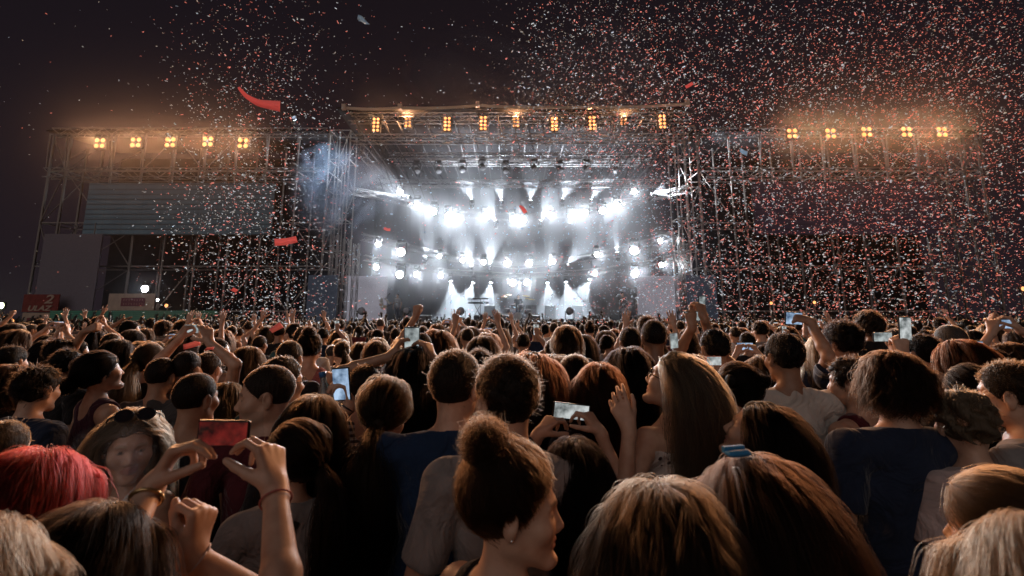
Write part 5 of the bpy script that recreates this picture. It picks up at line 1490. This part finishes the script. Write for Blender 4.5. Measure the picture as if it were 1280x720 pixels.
phone(at(892, 451, far(892, 2.5)), (0, -1, -.1), (0, 0, 1), 'phone in a bright orange case over the double bun woman', m_scrw, m_phoneo, W=.085, Hh=.05)
phone(at(842, 426, far(842, 3.0)), (.3, -1, -.1), (1, .2, .1), 'pale grey phone held upright left of the double bun woman', m_scr, m_phonew, W=.10, Hh=.06)
hero('tall man with a black crop and maroon T-shirt standing above the far heads', 816, 400, 3.5, skin='deep', hair=('crop', 'black'), shirt=('tee', 'maroon'))
hero('man with a close dark crop just left of the tall maroon shirt man', 787, 409, 3.9, skin='tan', hair=('crop', 'black'), shirt=('tee', 'white'))
hero('dark haired man in right half profile at the left edge row', 18, 432, 2.7, yaw=-10, hyaw=-30, skin='fair', hair=('short', 'black'), shirt=('tee', 'black'))
hero('woman with shaggy reddish brown hair behind the navy shirt man', 16, 455, 2.1, female=True, skin='fair', hair=('shag', 'chestnut'), shirt=('tee', 'black'))
hero('light brown bowl haired woman right of the broad buzz cut man', 286, 477, 2.6, female=True, skin='fair', hair=('bob', 'lightbrown'), shirt=('tee', 'cream'))
b, H, arms, wd, s = hero('man with a black mop stretching a long bare arm over the heads', 78, 424, 3.2, yaw=-10, skin='tan', hair=('messy', 'black'), shirt=('tee', 'black'),
     armR=raised(107, 414, 3.3, fing=(.7, .1, .4), palm=(0, 1, -.3), pose='fist', hint=(-.4, 0, -1)))
hero('dark woman with curly hair in front of the waving hands on the left', 150, 424, 3.0, yaw=-10, hyaw=-30, skin='olive', female=True, hair=('bob', 'black'), shirt=('tee', 'grey'))
hero('woman with a fair ponytail and green tie left of the bald headed man', 190, 431, 2.9, female=True, skin='fair', hair=('tail', 'lightbrown'), shirt=('tee', 'black'))
b, H, arms, wd, s = hero('person with both arms up making a frame with the hands on the left', 262, 440, 2.9, skin='fair', hair=('crop', 'brown'), shirt=('tee', 'maroon'),
     armR=raised(262, 428, 2.8, fing=(-.35, 0, 1), palm=(-.6, .7, 0), pose='ell', hint=(1, 0, -1)), armL=raised(224, 424, 2.8, fing=(.4, 0, 1), palm=(.6, .7, 0), pose='clasp', hint=(-1, 0, -1)))
phone(at(240, 411, far(240, 2.85)), (0, -1, -.1), (0, 0, 1), 'small silver camera held sideways by raised hands on the left', m_scr, m_phonew, W=.10, Hh=.06)
b, H, arms, wd, s = hero('person riding high on shoulders with one arm up and one stretched right', 122, 396, 8.5, yaw=-25, lift=.42, skin='tan', hair=('short', 'brown'), shirt=('tee', 'white'),
     armL=raised(130, 389, 8.4, pose='horn', hint=(-.5, 0, -1)), armR=raised(158, 397, 8.4, fing=(1, 0, .15), palm=(0, 0, 1), pose='open', hint=(0, 0, -1)))

# water bottle beside the upright black phone
c = at(408, 500, far(408, 2.05))
t = thing('water_bottle', 'clear crushed water bottle with a blue cap by the upright phone', 'bottle', c)
m_pet = mat('clear_plastic', (.7, .85, .95), .12, spec=.6); m_pet.node_tree.nodes['Principled BSDF'].inputs['Transmission Weight'].default_value = .85
mb = MB(); ax_ = Vector((.22, 0, -1)).normalized(); mb.lathe(c - ax_ * .10, [(.012, 0), (.013, .02), (.030, .06), (.033, .085), (.028, .10), (.033, .115), (.029, .15), (.033, .165), (.031, .20), (.02, .205)], ax_, 14); mb.build('bottle', m_pet, t)
mb = MB(); mb.lathe(c - ax_ * .122, [(.0145, 0), (.0145, .022), (.010, .023)], ax_, 14); mb.build('cap', mat('blue_cap', (.03, .16, .42), .4), t)

# breath of smoke round the blonde woman's face, another by the navy shirt
puff('cigarette_smoke', at(158, 586, 1.5), (.20, .08, .28), smoke_mat('wisp', (.75, .82, 1), 9., 30., .5, (.53, .66), 5, warp=1.6), 'thin cigarette smoke curling over the blonde woman facing the camera')
puff('cigarette_smoke', at(113, 585, 1.7), (.20, .10, .28), smoke_mat('wisp_blue', (.6, .75, 1), 9., 20., .5, (.50, .68), 5, warp=1.2), 'bluish wisp of smoke left of the blonde woman facing the camera')
# ================================================================== the middle crowd: a few kinds, copied
def proto(o, seed):
    body, H, arms = person_parts(o, False, .0105, 1300, 6, .0021, seed)
    return body
UPR = dict(wrist=(.20, .22, 1.88), fing=(-.1, .1, 1), palm=(0, 1, 0), pose='open', hint=(1, 0, -.6))
UPL = dict(wrist=(-.20, .22, 1.86), fing=(.1, .1, 1), palm=(0, 1, 0), pose='open', hint=(-1, 0, -.6))
KINDS = [
    ('short dark haired man', dict(hair=('short', 'black'), shirt=('tee', 'black'), skin='tan'), 'p'),
    ('man with a brown crop', dict(hair=('crop', 'brown'), shirt=('tee', 'darkgrey'), skin='fair', hyaw=12), 'p'),
    ('buzz cut man', dict(hair=('shaved', 'darkstubble'), shirt=('tee', 'navy'), skin='tan', hyaw=-15), 'p'),
    ('tousle haired man', dict(hair=('messy', 'dark'), shirt=('tee', 'grey'), skin='fair', hyaw=20), 'p'),
    ('long black haired woman', dict(female=True, hair=('long', 'black'), shirt=('tank', 'black'), skin='fair'), 'p'),
    ('long brown haired woman', dict(female=True, hair=('long', 'brown'), shirt=('tee', 'cream'), skin='fair', hyaw=10), 'p'),
    ('woman with light brown waves', dict(female=True, hair=('wavy', 'lightbrown'), shirt=('tee', 'black'), skin='fair', hyaw=-10), 'p'),
    ('woman with a dark bob', dict(female=True, hair=('bob', 'dark'), shirt=('tank', 'maroon'), skin='fair', hyaw=-25), 'p'),
    ('ponytailed woman', dict(female=True, hair=('tail', 'brown'), shirt=('tank', 'white'), skin='fair', hyaw=25), 'p'),
    ('curly haired person', dict(hair=('curly', 'dark'), shirt=('tee', 'maroon'), skin='olive', hyaw=-8), 'p'),
    ('blonde woman', dict(female=True, hair=('long', 'blonde'), shirt=('tee', 'navy'), skin='fair', hyaw=-30), 'p'),
    ('dark haired man waving one open hand', dict(hair=('short', 'dark'), shirt=('tee', 'grey'), skin='fair', armR=UPR), 'a'),
    ('woman waving both open hands', dict(female=True, hair=('long', 'dark'), shirt=('tank', 'black'), skin='fair', armR=dict(UPR, wrist=(.28, .18, 1.86)), armL=UPL), 'a'),
    ('man punching a fist up', dict(hair=('crop', 'black'), shirt=('tee', 'black'), skin='tan', armL=dict(UPL, pose='fist', wrist=(-.12, .25, 1.90))), 'a'),
    ('man showing horns with one hand', dict(hair=('messy', 'brown'), shirt=('tee', 'white'), skin='fair', armR=dict(UPR, pose='horn', wrist=(.10, .3, 1.86)), hyaw=-20), 'a'),
    ('person clapping overhead', dict(hair=('bob', 'black'), female=True, shirt=('tee', 'darkgrey'), skin='fair', armR=dict(UPR, wrist=(.05, .25, 1.80), palm=(-1, .1, 0), pose='relax'), armL=dict(UPL, wrist=(-.05, .25, 1.80), palm=(1, .1, 0), pose='relax')), 'a'),
    ('man filming upright with one raised hand', dict(hair=('short', 'black'), shirt=('tee', 'navy'), skin='tan', armR=dict(UPR, wrist=(.14, .32, 1.72), pose='clasp', palm=(0, 1, .1))), 'v'),
    ('woman filming sideways with both hands', dict(female=True, hair=('long', 'brown'), shirt=('tee', 'grey'), skin='fair', armR=dict(UPR, wrist=(.10, .34, 1.74), fing=(-.5, .1, 1), palm=(-.7, .6, 0), pose='pinch'), armL=dict(UPL, wrist=(-.10, .34, 1.74), fing=(.5, .1, 1), palm=(.7, .6, 0), pose='pinch')), 'h'),
]
KINDS += [
    ('man with swept back brown hair', dict(hair=('short', 'brown', dict(comb=(0, -.9, .1), lift=.3)), shirt=('tee', 'white'), skin='tan', hpitch=10, hroll=6), 'p'),
    ('woman with a low black bun', dict(female=True, hair=('lowbun', 'black'), shirt=('tank', 'grey'), skin='olive', hyaw=-45, hpitch=8), 'p'),
    ('woman with a topknot', dict(female=True, hair=('bun', 'dark'), shirt=('tank', 'pink'), skin='fair', hyaw=30, hroll=-6), 'p'),
    ('man looking left with a dark crop', dict(hair=('crop', 'dark'), shirt=('tee', 'teal'), skin='fair', hyaw=65, hpitch=5), 'p'),
    ('woman with red brown waves', dict(female=True, hair=('wavy', 'chestnut'), shirt=('tank', 'black'), skin='fair', hyaw=20, hroll=8), 'p'),
    ('broad man with a grey crop', dict(hair=('crop', 'grey'), shirt=('tee', 'black'), skin='fair', w=1.12, hyaw=-35), 'p'),
    ('shaggy haired man', dict(hair=('shag', 'brown'), shirt=('tee', 'stripe'), skin='fair', hpitch=-6), 'p')]
PH = [thing, phone]
def proto_phone(kind):
    if kind == 'v': t = phone((0, 0, 0), (0, -1, -.05), (1, 0, 0), 'x', m_scrw, W=.145, Hh=.075)
    else: t = phone((0, 0, 0), (0, -1, -.05), (0, 0, 1), 'x', m_scrb, W=.145, Hh=.075)
    return t
def zone(px): return 'before the left wing' if px < 400 else ('before the right wing' if px > 880 else 'before the stage opening')
rs = np.random.default_rng(21)
spots_ = []
Y = 2.75
while Y < 11.2:
    n = int(2 * Y * 1.12 / .66); off = rs.random() * .6
    for i in range(n + 1):
        x = -Y * 1.12 + i * .66 + off + rs.normal() * .12; y = Y + rs.normal() * .16
        px = 640 + 600 * x / y
        if px < -25 or px > 1305: continue
        if any((x - a) ** 2 + (y - b) ** 2 < .40 ** 2 for a, b in HERO_XY) or (y < 3.3 and any(abs(x / y - a / b) < .09 for a, b in HERO_XY if b > y)): continue
        if any((x - a) ** 2 + (y - b) ** 2 < .40 ** 2 for a, b in spots_): continue
        spots_.append((x, y))
    Y += .58 + .02 * Y
spots_ = spots_[:230]
protos = {}; pph = {}
plain = [i for i, k in enumerate(KINDS) if k[2] == 'p']; act = [i for i, k in enumerate(KINDS) if k[2] != 'p']
WHERE = {'v': (.115, .375, 1.80), 'h': (0, .40, 1.80)}
for x, y in spots_:
    px = 640 + 600 * x / y
    pa = .42 if px < 400 else (.30 if px > 900 else .16)
    if y < 3.8: pa *= .4
    k = int(rs.choice(act if rs.random() < pa else plain))
    if px < 400 and KINDS[k][2] in 'vh' and rs.random() < .4: k = int(rs.choice(act[:5]))
    nm, o, kd = KINDS[k]
    if k not in protos: protos[k] = b = proto(o, 900 + k)
    else: b = copy_tree(protos[k])
    s = float(np.clip(rs.normal(.975 if not o.get('female') else .945, .05), .86, 1.07))
    if KINDS[k][2] != 'p': s = min(s, 1.0)
    yaw = float(rs.normal(0, 16) + (x * -1.1))
    b.location = (x, y, 0); b.rotation_euler = (0, 0, R(yaw)); b.scale = (s, s, s)
    tag(b, '%s in the middle crowd %s' % (nm, zone(px)), 'person', 'people in the middle of the crowd')
    if kd in 'vh':
        if kd not in pph: pph[kd] = t = proto_phone(kd)
        else: t = copy_tree(pph[kd])
        M = Matrix.Rotation(R(yaw), 3, 'Z'); q = M @ (Vector(WHERE[kd]) * s) + Vector((x, y, 0))
        t.location = q; t.rotation_euler = (0, 0, R(yaw))
        tag(t, '%s phone held up in the middle crowd %s' % ('upright' if kd == 'v' else 'sideways', zone(px)), 'phone', 'phones held up in the crowd')
print('middle crowd', len(spots_))

# ------------------------------------------------------------------ the far crowd, one mass up to the barrier
def low_person(o, seed):
    rg = np.random.default_rng(seed); female = o.get('female', False); w = 1.0
    H = Head(o.get('hyaw', 0)); sw = .158 if female else .18
    arms = [resolve_arm(o.get('armL'), -1, sw), resolve_arm(o.get('armR'), 1, sw)]
    pts = np.array([a[k] for a in arms for k in ('sh', 'el', 'wrist')])
    hv = .021
    v = Vol(np.minimum(pts.min(0) - .2, (-.3, -.22, .9)) * np.array((1, 1, 0)) + np.array((0, 0, 1.0)), np.maximum(pts.max(0) + .22, (.3, .25, 1.82)), hv)
    put_head(v, H, female, False); put_torso(v, female)
    for a, r_ in zip(arms, (False, True)):
        v.cone(a['sh'], a['el'], .048, .040, .03); v.cone(a['el'], a['wrist'], .040, .030, .02); put_hand(v, a['wrist'], a['fing'], a['palm'], r_, a['pose'], 1.7, female)
    A = v.nets()
    st = dict(STY[o['hair'][0]]); B = hair_cap(H, dict(st, cap=st.get('cap', .01) + .006), hv * .8, female, w, rg)
    C_ = shirt_mesh(o['shirt'][0], H, arms, female, w, .028, rg, hem=1.0)
    return A, B, C_
LOW = [(k, low_person(KINDS[k][1], 50 + k)) for k in (0, 1, 2, 3, 4, 5, 7, 9, 11, 12, 13, 15, 16)]
mats_c = []; mi_ = {}
def slot(m):
    if m.name not in mi_: mi_[m.name] = len(mats_c); mats_c.append(m)
    return mi_[m.name]
VV, QQ, MM = [], [], []; nv = 0; Y = max(s_[1] for s_ in spots_) + .6; cnt = 0
while Y < 25.4:
    n = int(2 * Y * 1.12 / .76)
    for i in range(n + 1):
        x = -Y * 1.12 + i * .76 + rs.normal() * .16; y = Y + rs.normal() * .2
        if abs(x) > 28: continue
        px = 640 + 600 * x / y
        arms_up = rs.random() < (.55 if px < 400 else .48 if px > 900 else .28)
        j = int(rs.integers(8, len(LOW)) if arms_up else rs.integers(0, 8)); k, parts = LOW[j]
        o = KINDS[k][1]; s = float(np.clip(rs.normal(.97, .04), .88, 1.06)) * (.97 if arms_up else 1)
        c, sn = math.cos(R(rs.normal(0, 18))), math.sin(R(rs.normal(0, 18)))
        Mx = np.array(((c, -sn, 0), (sn, c, 0), (0, 0, 1))) * s
        sk = skin_mat('skin_' + o.get('skin', 'tan'), SKIN[o.get('skin', 'tan')])
        hm = hair_mats(o['hair'][1] if rs.random() < .6 else str(rs.choice(['black', 'dark', 'brown', 'lightbrown', 'chestnut'])))[0]
        cm = MATS['cloth_' + (o['shirt'][1] if rs.random() < .5 else str(rs.choice(['black', 'white', 'grey', 'navy', 'maroon', 'cream'])))]
        for (V, Q), m in zip(parts, (sk, hm, cm)):
            VV.append(V @ Mx.T + np.array((x, y, 0))); QQ.append(Q + nv); MM.append(np.full(len(Q), slot(m), np.int32)); nv += len(V)
        cnt += 1
    Y += .95
me = mesh_np('crowd', np.concatenate(VV), np.concatenate(QQ))
me.polygons.foreach_set('material_index', np.concatenate(MM))
o = bpy.data.objects.new('crowd', me); col.objects.link(o)
for m in mats_c: me.materials.append(m)
tag(o, 'far packed crowd with raised hands reaching up to the stage barrier', 'crowd', kind='stuff')
print('far crowd', cnt, len(me.vertices))
# ================================================================== the band
def anchor(px, py, Y):
    p = at(px, py, Y); return p
b, H, arms, wd, s = hero('guitarist on the left of the stage in light clothes beside the grey screen', 477, 364, 30.2, yaw=185, hyaw=15, lift=DECK, skin='fair', hair=('short', 'dark'), shirt=('long', 'white'), N=600,
     armL=dict(wrist=(-7.55, 30.0, 2.62), fing=(1, 0, .2), palm=(0, 1, .4), pose='clasp', hint=(.6, 0, -1)), armR=dict(wrist=(-8.0, 29.95, 2.50), fing=(-1, 0, 0), palm=(0, 1, 0), pose='relax', hint=(-.6, 0, -1)))
b2, *_ = hero('second musician just right of the guitarist, half lost in the glare', 497, 367, 31.2, yaw=170, lift=DECK, skin='fair', hair=('messy', 'brown'), shirt=('tee', 'grey'), N=600)
b3, *_ = hero('musician in the shadow on the right half of the stage', 778, 365, 31.0, yaw=190, lift=DECK, skin='fair', hair=('short', 'brown'), shirt=('long', 'darkgrey'), N=600)
b4, *_ = hero('drummer behind the drum kit', 648, 368, 33.4, yaw=180, lift=1.45, skin='fair', hair=('short', 'black'), shirt=('tee', 'black'), N=600)
for k in b4.children:
    pass
g = thing('electric_guitar', 'pale electric guitar slung on the guitarist at stage left', 'guitar', (-7.85, 29.92, 2.45))
mb = MB(); pr = [(0, -.16), (.10, -.15), (.13, -.08), (.08, 0), (.11, .08), (.07, .15), (.03, .12), (-.03, .14), (-.10, .12), (-.09, .03), (-.08, -.02), (-.13, -.09), (-.09, -.16)]
q = [Vector((-7.9 + z * 1.2, 29.90 + d, 2.45 + x)) for d in (-.025, .025) for x, z in pr]; n_ = len(pr)
mb.add(q, [tuple(range(n_ - 1, -1, -1)), tuple(range(n_, 2 * n_))] + [(i, (i + 1) % n_, (i + 1) % n_ + n_, i + n_) for i in range(n_)]); mb.build('guitar_body', mat('guitar_finish', (.5, .42, .3), .25), g)
mb = MB(); mb.bar((-7.75, 29.9, 2.48), (-7.2, 29.9, 2.68), .025); mb.build('neck', mat('dark_wood', (.08, .045, .025), .5), g)
mb = MB(); mb.box((-7.13, 29.9, 2.71), (.2, .03, .08)); mb.build('headstock', mat('dark_wood'), g)

t = thing('keyboard_stand', 'two keyboards stacked on a black stand under the smoke', 'keyboard', (at(597, 376, 31.5).x, 31.5, DECK))
kx = t.location.x
for z, w_, dx in ((2.75, 1.35, .05), (3.02, 1.0, .2)):
    mb = MB(); mb.box((kx + dx, 31.5, z), (w_, .35, .09), bev=.02); mb.build('keyboard', m_black, t)
    mb = MB(); mb.box((kx + dx, 31.66, z + .048), (w_ * .9, .12, .012)); mb.build('keys', mat('ivory_keys', (.6, .58, .52), .4), t)
mb = MB()
for sx in (-.4, .4):
    mb.bar((kx + sx, 31.4, DECK), (kx - sx * .6, 31.5, 2.7), .025); mb.bar((kx + sx, 31.7, 2.7), (kx + sx, 31.7, 3.0), .02)
mb.bar((kx + .2, 31.5, DECK), (kx + .2, 31.5, 3.0), .03); mb.build('stand', m_black, t)

dx, dy = at(646, 380, 32.6).x, 32.6
t = thing('drum_kit', 'drum kit with tall cymbals in the middle of the stage', 'drum kit', (dx, dy, DECK))
m_shell = mat('drum_shell', (.10, .09, .10), .3); m_skin_ = mat('drum_head', (.62, .6, .57), .5); m_brass = mat('cymbal_brass', (.75, .6, .35), .3, .9)
mb = MB(); mb.lathe((dx + .05, dy - .25, DECK + .32), [(.29, 0), (.30, .02), (.30, .42), (.29, .44)], (0, 1, 0), 20); mb.build('bass_drum', m_shell, t)
mb = MB(); mb.lathe((dx + .05, dy - .252, DECK + .32), [(.27, 0), (.26, .004), (.005, .005)], (0, -1, 0), 20); mb.build('bass_drum_head', m_skin_, t)
for x, z, r in ((-.25, 1.0, .17), (.28, 1.0, .18), (-.62, .72, .2), (.75, .66, .24)):
    mb = MB(); mb.lathe((dx + x, dy, DECK + z - .12), [(r, 0), (r, .24), (r * .95, .25)], (0, -.2, 1), 16); mb.build('tom_drum', m_shell, t)
mb = MB()
for x, z, r in ((-.85, 1.62, .24), (-.55, 1.75, .22), (.62, 1.68, .26), (.98, 1.45, .24), (.72, 1.50, .2)):
    mc = MB(); mc.lathe((dx + x, dy - .05, DECK + z), [(r, 0), (r * .5, .02), (.05, .035), (.01, .05)], (.08, -.2, 1), 16); mc.build('cymbal', m_brass, t)
    mb.bar((dx + x, dy - .05, DECK), (dx + x, dy - .05, DECK + z + .1), .014)
mb.build('stand', m_alu, t)
for i, (px, Y) in enumerate([(478, 29.7), (556, 30.5), (640, 30.2), (682, 30.6), (762, 30.2)]):
    p = at(px, 390, Y)
    t = thing('microphone_stand', 'thin microphone stand on the stage, %s from the left' % ordinal(i), 'microphone stand', (p.x, Y, DECK))
    mb = MB(); mb.lathe((p.x, Y, DECK), [(.15, 0), (.14, .02), (.02, .03)], n=12); mb.bar((p.x, Y, DECK), (p.x, Y, DECK + 1.25), .014); mb.build('stand', m_alu, t)
    mb = MB(); mb.bar((p.x, Y, DECK + 1.22), (p.x + .35, Y - .15, DECK + 1.6), .011); mb.build('boom', m_alu, t)
    mb = MB(); mb.lathe((p.x + .35, Y - .15, DECK + 1.6), [(.016, 0), (.02, .1), (.028, .12), (.026, .17), (.005, .19)], (.35, -.15, .35), 10); mb.build('microphone', m_black, t)
for i, px in enumerate([532, 600, 632, 668, 742, 800]):
    p = at(px, 394, 29.4)
    t = thing('monitor_wedge', 'black monitor wedge on the stage floor, %s from the left' % ordinal(i), 'speaker', (p.x, 29.4, DECK))
    q = [(-.35, -.25, 0), (.35, -.25, 0), (.35, .25, 0), (-.35, .25, 0), (-.35, -.18, .36), (.35, -.18, .36), (.35, .12, .42), (-.35, .12, .42)]
    mb = MB(); mb.add([Vector(v_) + Vector((p.x, 29.4, DECK)) for v_ in q], [(3, 2, 1, 0), (0, 1, 5, 4), (1, 2, 6, 5), (2, 3, 7, 6), (3, 0, 4, 7), (4, 5, 6, 7)]); mb.build('cabinet', m_black, t)
    mb = MB(); mb.box((p.x, 29.4 + .2, DECK + .2), (.62, .02, .28), Matrix.Rotation(R(20), 3, 'X')); mb.build('grille', mat('grille_grey', (.06, .06, .065), .7), t)
for i, px in enumerate([612, 664, 688, 722]):
    p = at(px, 388, 34)
    t = thing('amplifier', 'black amplifier cabinet at the back of the stage, %s from the left' % ordinal(i), 'amplifier', (p.x, 34.2, DECK))
    mb = MB(); mb.box((p.x, 34.2, DECK + .55), (.75, .4, 1.1), bev=.02); mb.build('cabinet', m_black, t)
    mb = MB(); mb.box((p.x, 33.99, DECK + .45), (.66, .02, .75)); mb.build('grille', mat('grille_grey'), t)

# ================================================================== confetti
def paper(name, c):
    m = bpy.data.materials.new(name); m.use_nodes = True
    n = m.node_tree.nodes; l = m.node_tree.links; n.remove(n['Principled BSDF'])
    d = n.new('ShaderNodeBsdfDiffuse'); t = n.new('ShaderNodeBsdfTranslucent'); g_ = n.new('ShaderNodeBsdfGlossy'); a = n.new('ShaderNodeMixShader'); b_ = n.new('ShaderNodeMixShader')
    for s_ in (d, t): s_.inputs['Color'].default_value = (*c, 1)
    g_.inputs['Roughness'].default_value = .35; g_.inputs['Color'].default_value = (min(1, c[0] * .5 + .4), min(1, c[1] * .5 + .4), min(1, c[2] * .5 + .4), 1)
    a.inputs[0].default_value = .5; b_.inputs[0].default_value = .08
    l.new(d.outputs[0], a.inputs[1]); l.new(t.outputs[0], a.inputs[2]); l.new(a.outputs[0], b_.inputs[1]); l.new(g_.outputs[0], b_.inputs[2]); l.new(b_.outputs[0], n['Material Output'].inputs['Surface'])
    MATS[name] = m; return m
m_cr, m_cb = paper('red_tissue', (.95, .40, .40)), paper('pale_blue_tissue', (.55, .78, 1.0))
rc = np.random.default_rng(5)
def dens(px, py):
    """how thick the confetti hangs, by bearing and height (in the photograph's directions)"""
    g = lambda cx, cy_, sx, sy: np.exp(-((px - cx) / sx) ** 2 - ((py - cy_) / sy) ** 2)
    d = .95 * g(1180, 240, 170, 330) + .9 * g(960, 320, 140, 130) + .85 * g(760, 120, 110, 130) + .75 * g(310, 290, 95, 120) + .45 * g(330, 120, 100, 130)
    d += .55 * g(770, 370, 90, 50) + .5 * g(900, 200, 160, 160) + .10 * g(560, 300, 200, 200) + .5 * g(340, 380, 90, 40) + .4 * g(1000, 80, 300, 120)
    d *= np.where((px < 230) & (py < 420), .30 + .7 * np.clip((px - 150) / 80, 0, 1), 1)
    d *= np.where(px < 160, .12, 1)
    d *= np.where((px > 400) & (px < 640) & (py < 140), .45, 1)
    return np.clip(d, .006, 1)
NC = 116000
az = rc.uniform(-20, 1300, NC); el = rc.uniform(-5, 405, NC)
keep = rc.random(NC) < dens(az, el) * .62
az, el = az[keep], el[keep]; n_ = len(az)
Yc = 5.5 + 13 * rc.random(n_) ** .8
yv = -(el - PP_Y) / F_PX; xv = (az - 640) / F_PX
dyv = math.cos(PITCH) - yv * math.sin(PITCH); dzv = math.sin(PITCH) + yv * math.cos(PITCH)
Pc = np.stack([xv * Yc / dyv, Yc, CAMZ + dzv * Yc / dyv], 1)
def flakes(P, red, L, W):
    n_ = len(P)
    a = unit(rc.normal(size=(n_, 3)) * np.array((1, 1, .45))); b_ = unit(np.cross(a, rc.normal(size=(n_, 3)))); c = np.cross(a, b_)
    bend = rc.normal(size=n_)[:, None] * .35
    L = np.asarray(L)[:, None]; W = np.asarray(W)[:, None]
    e0 = P - a * L / 2 + c * L * bend * .5; e1 = P + a * L / 2 + c * L * bend * .5
    V = np.stack([e0 - b_ * W / 2, e0 + b_ * W / 2, P - b_ * W / 2, P + b_ * W / 2, e1 - b_ * W / 2, e1 + b_ * W / 2], 1).reshape(-1, 3)
    i = np.arange(n_)[:, None] * 6
    Q = np.stack([i + np.array([[0, 1, 3, 2]]), i + np.array([[2, 3, 5, 4]])], 1).reshape(-1, 4)
    return V, Q, np.repeat(np.where(red, 0, 1), 2)
redp = np.where(Pc[:, 0] > 8, .62, np.where(Pc[:, 0] > 2, .42, .33))
red = rc.random(n_) < redp
V, Q, M_ = flakes(Pc, red, .024 + .024 * rc.random(n_) ** 2, .009 + .009 * rc.random(n_))
me = mesh_np('confetti', V, Q); me.polygons.foreach_set('material_index', M_.astype(np.int32)); me.polygons.foreach_set('use_smooth', np.zeros(len(Q), bool))
o = bpy.data.objects.new('confetti', me); col.objects.link(o); me.materials.append(m_cr); me.materials.append(m_cb)
tag(o, 'red and pale blue paper confetti flying all over the field', 'confetti', kind='stuff')
print('confetti', n_)

# bigger paper streamers that can be told apart
def streamer(pts, w, m, label, Y, twist=.0, th=.002):
    P = [at(x, y, Y + (i * .05)) for i, (x, y) in enumerate(pts)]
    Pn = []; K = 6
    for i in range(len(P) - 1):
        p0, p1, p2, p3 = P[max(0, i - 1)], P[i], P[i + 1], P[min(len(P) - 1, i + 2)]
        for k in range(K):
            t = k / K; Pn.append(.5 * ((2 * p1) + (p2 - p0) * t + (2 * p0 - 5 * p1 + 4 * p2 - p3) * t * t + (3 * p1 - p0 - 3 * p2 + p3) * t ** 3))
    Pn.append(P[-1]); V = []; n_ = len(Pn)
    for i, p in enumerate(Pn):
        t = (Pn[min(n_ - 1, i + 1)] - Pn[max(0, i - 1)]).normalized(); u = t.cross(Vector((math.sin(twist * i / n_) * .8, 1, .2))).normalized(); wv = w[0] + (w[1] - w[0]) * i / (n_ - 1)
        nn = t.cross(u) * th
        V += [p - u * wv / 2, p + u * wv / 2, p + u * wv / 2 + nn, p - u * wv / 2 + nn]
    F = []
    for i in range(n_ - 1):
        for k in range(4): F.append((i * 4 + k, i * 4 + (k + 1) % 4, i * 4 + 4 + (k + 1) % 4, i * 4 + 4 + k))
    F += [(3, 2, 1, 0), (n_ * 4 - 4, n_ * 4 - 3, n_ * 4 - 2, n_ * 4 - 1)]
    c = Pn[n_ // 2]
    mb = MB(); mb.add(V, F, True); return tag(mb.build('paper_streamer', m, origin=c), label, 'streamer', 'large paper streamers in the air')
streamer([(298, 109), (308, 120), (322, 128), (336, 131), (350, 133)], (.02, .10), m_cr, 'long curled red paper streamer high above the left wing', 4.0, .6)
streamer([(447, 21), (453, 25), (459, 30)], (.04, .085), m_cb, 'folded pale blue paper scrap at the top over the left half', 4.0, 1.8)
streamer([(343, 303), (357, 302), (371, 299)], (.085, .075), m_cr, 'flat red paper strip hanging in front of the left scaffold', 5.5)
streamer([(229, 434), (240, 431), (250, 428)], (.035, .038), m_cr, 'red paper strip low among the raised hands on the left', 3.2)
streamer([(257, 436), (267, 435)], (.018, .018), m_cr, 'small red paper strip close by a raised wrist on the left', 2.7)
streamer([(338, 414), (345, 410), (352, 406)], (.035, .05), m_cr, 'red paper strip just over the heads below the dark left screen', 3.4)
streamer([(649, 257), (653, 260), (657, 266)], (.03, .09), m_cr, 'small red scrap drifting in front of the top white lamps', 9.0)
streamer([(925, 187), (929, 190), (934, 192)], (.05, .07), m_cb, 'pale scrap high up in front of the right scaffold', 7.0)
streamer([(480, 285), (484, 287), (488, 287)], (.06, .06), m_cr, 'dark red scrap in front of the smoke left of the lamps', 10.0)
streamer([(857, 109), (861, 107), (866, 104)], (.06, .06), m_cr, 'red scrap over the right end of the stage roof', 8.0)
streamer([(290, 361), (296, 364)], (.05, .05), m_cr, 'short red scrap against the dark scaffold left of centre', 6.0)
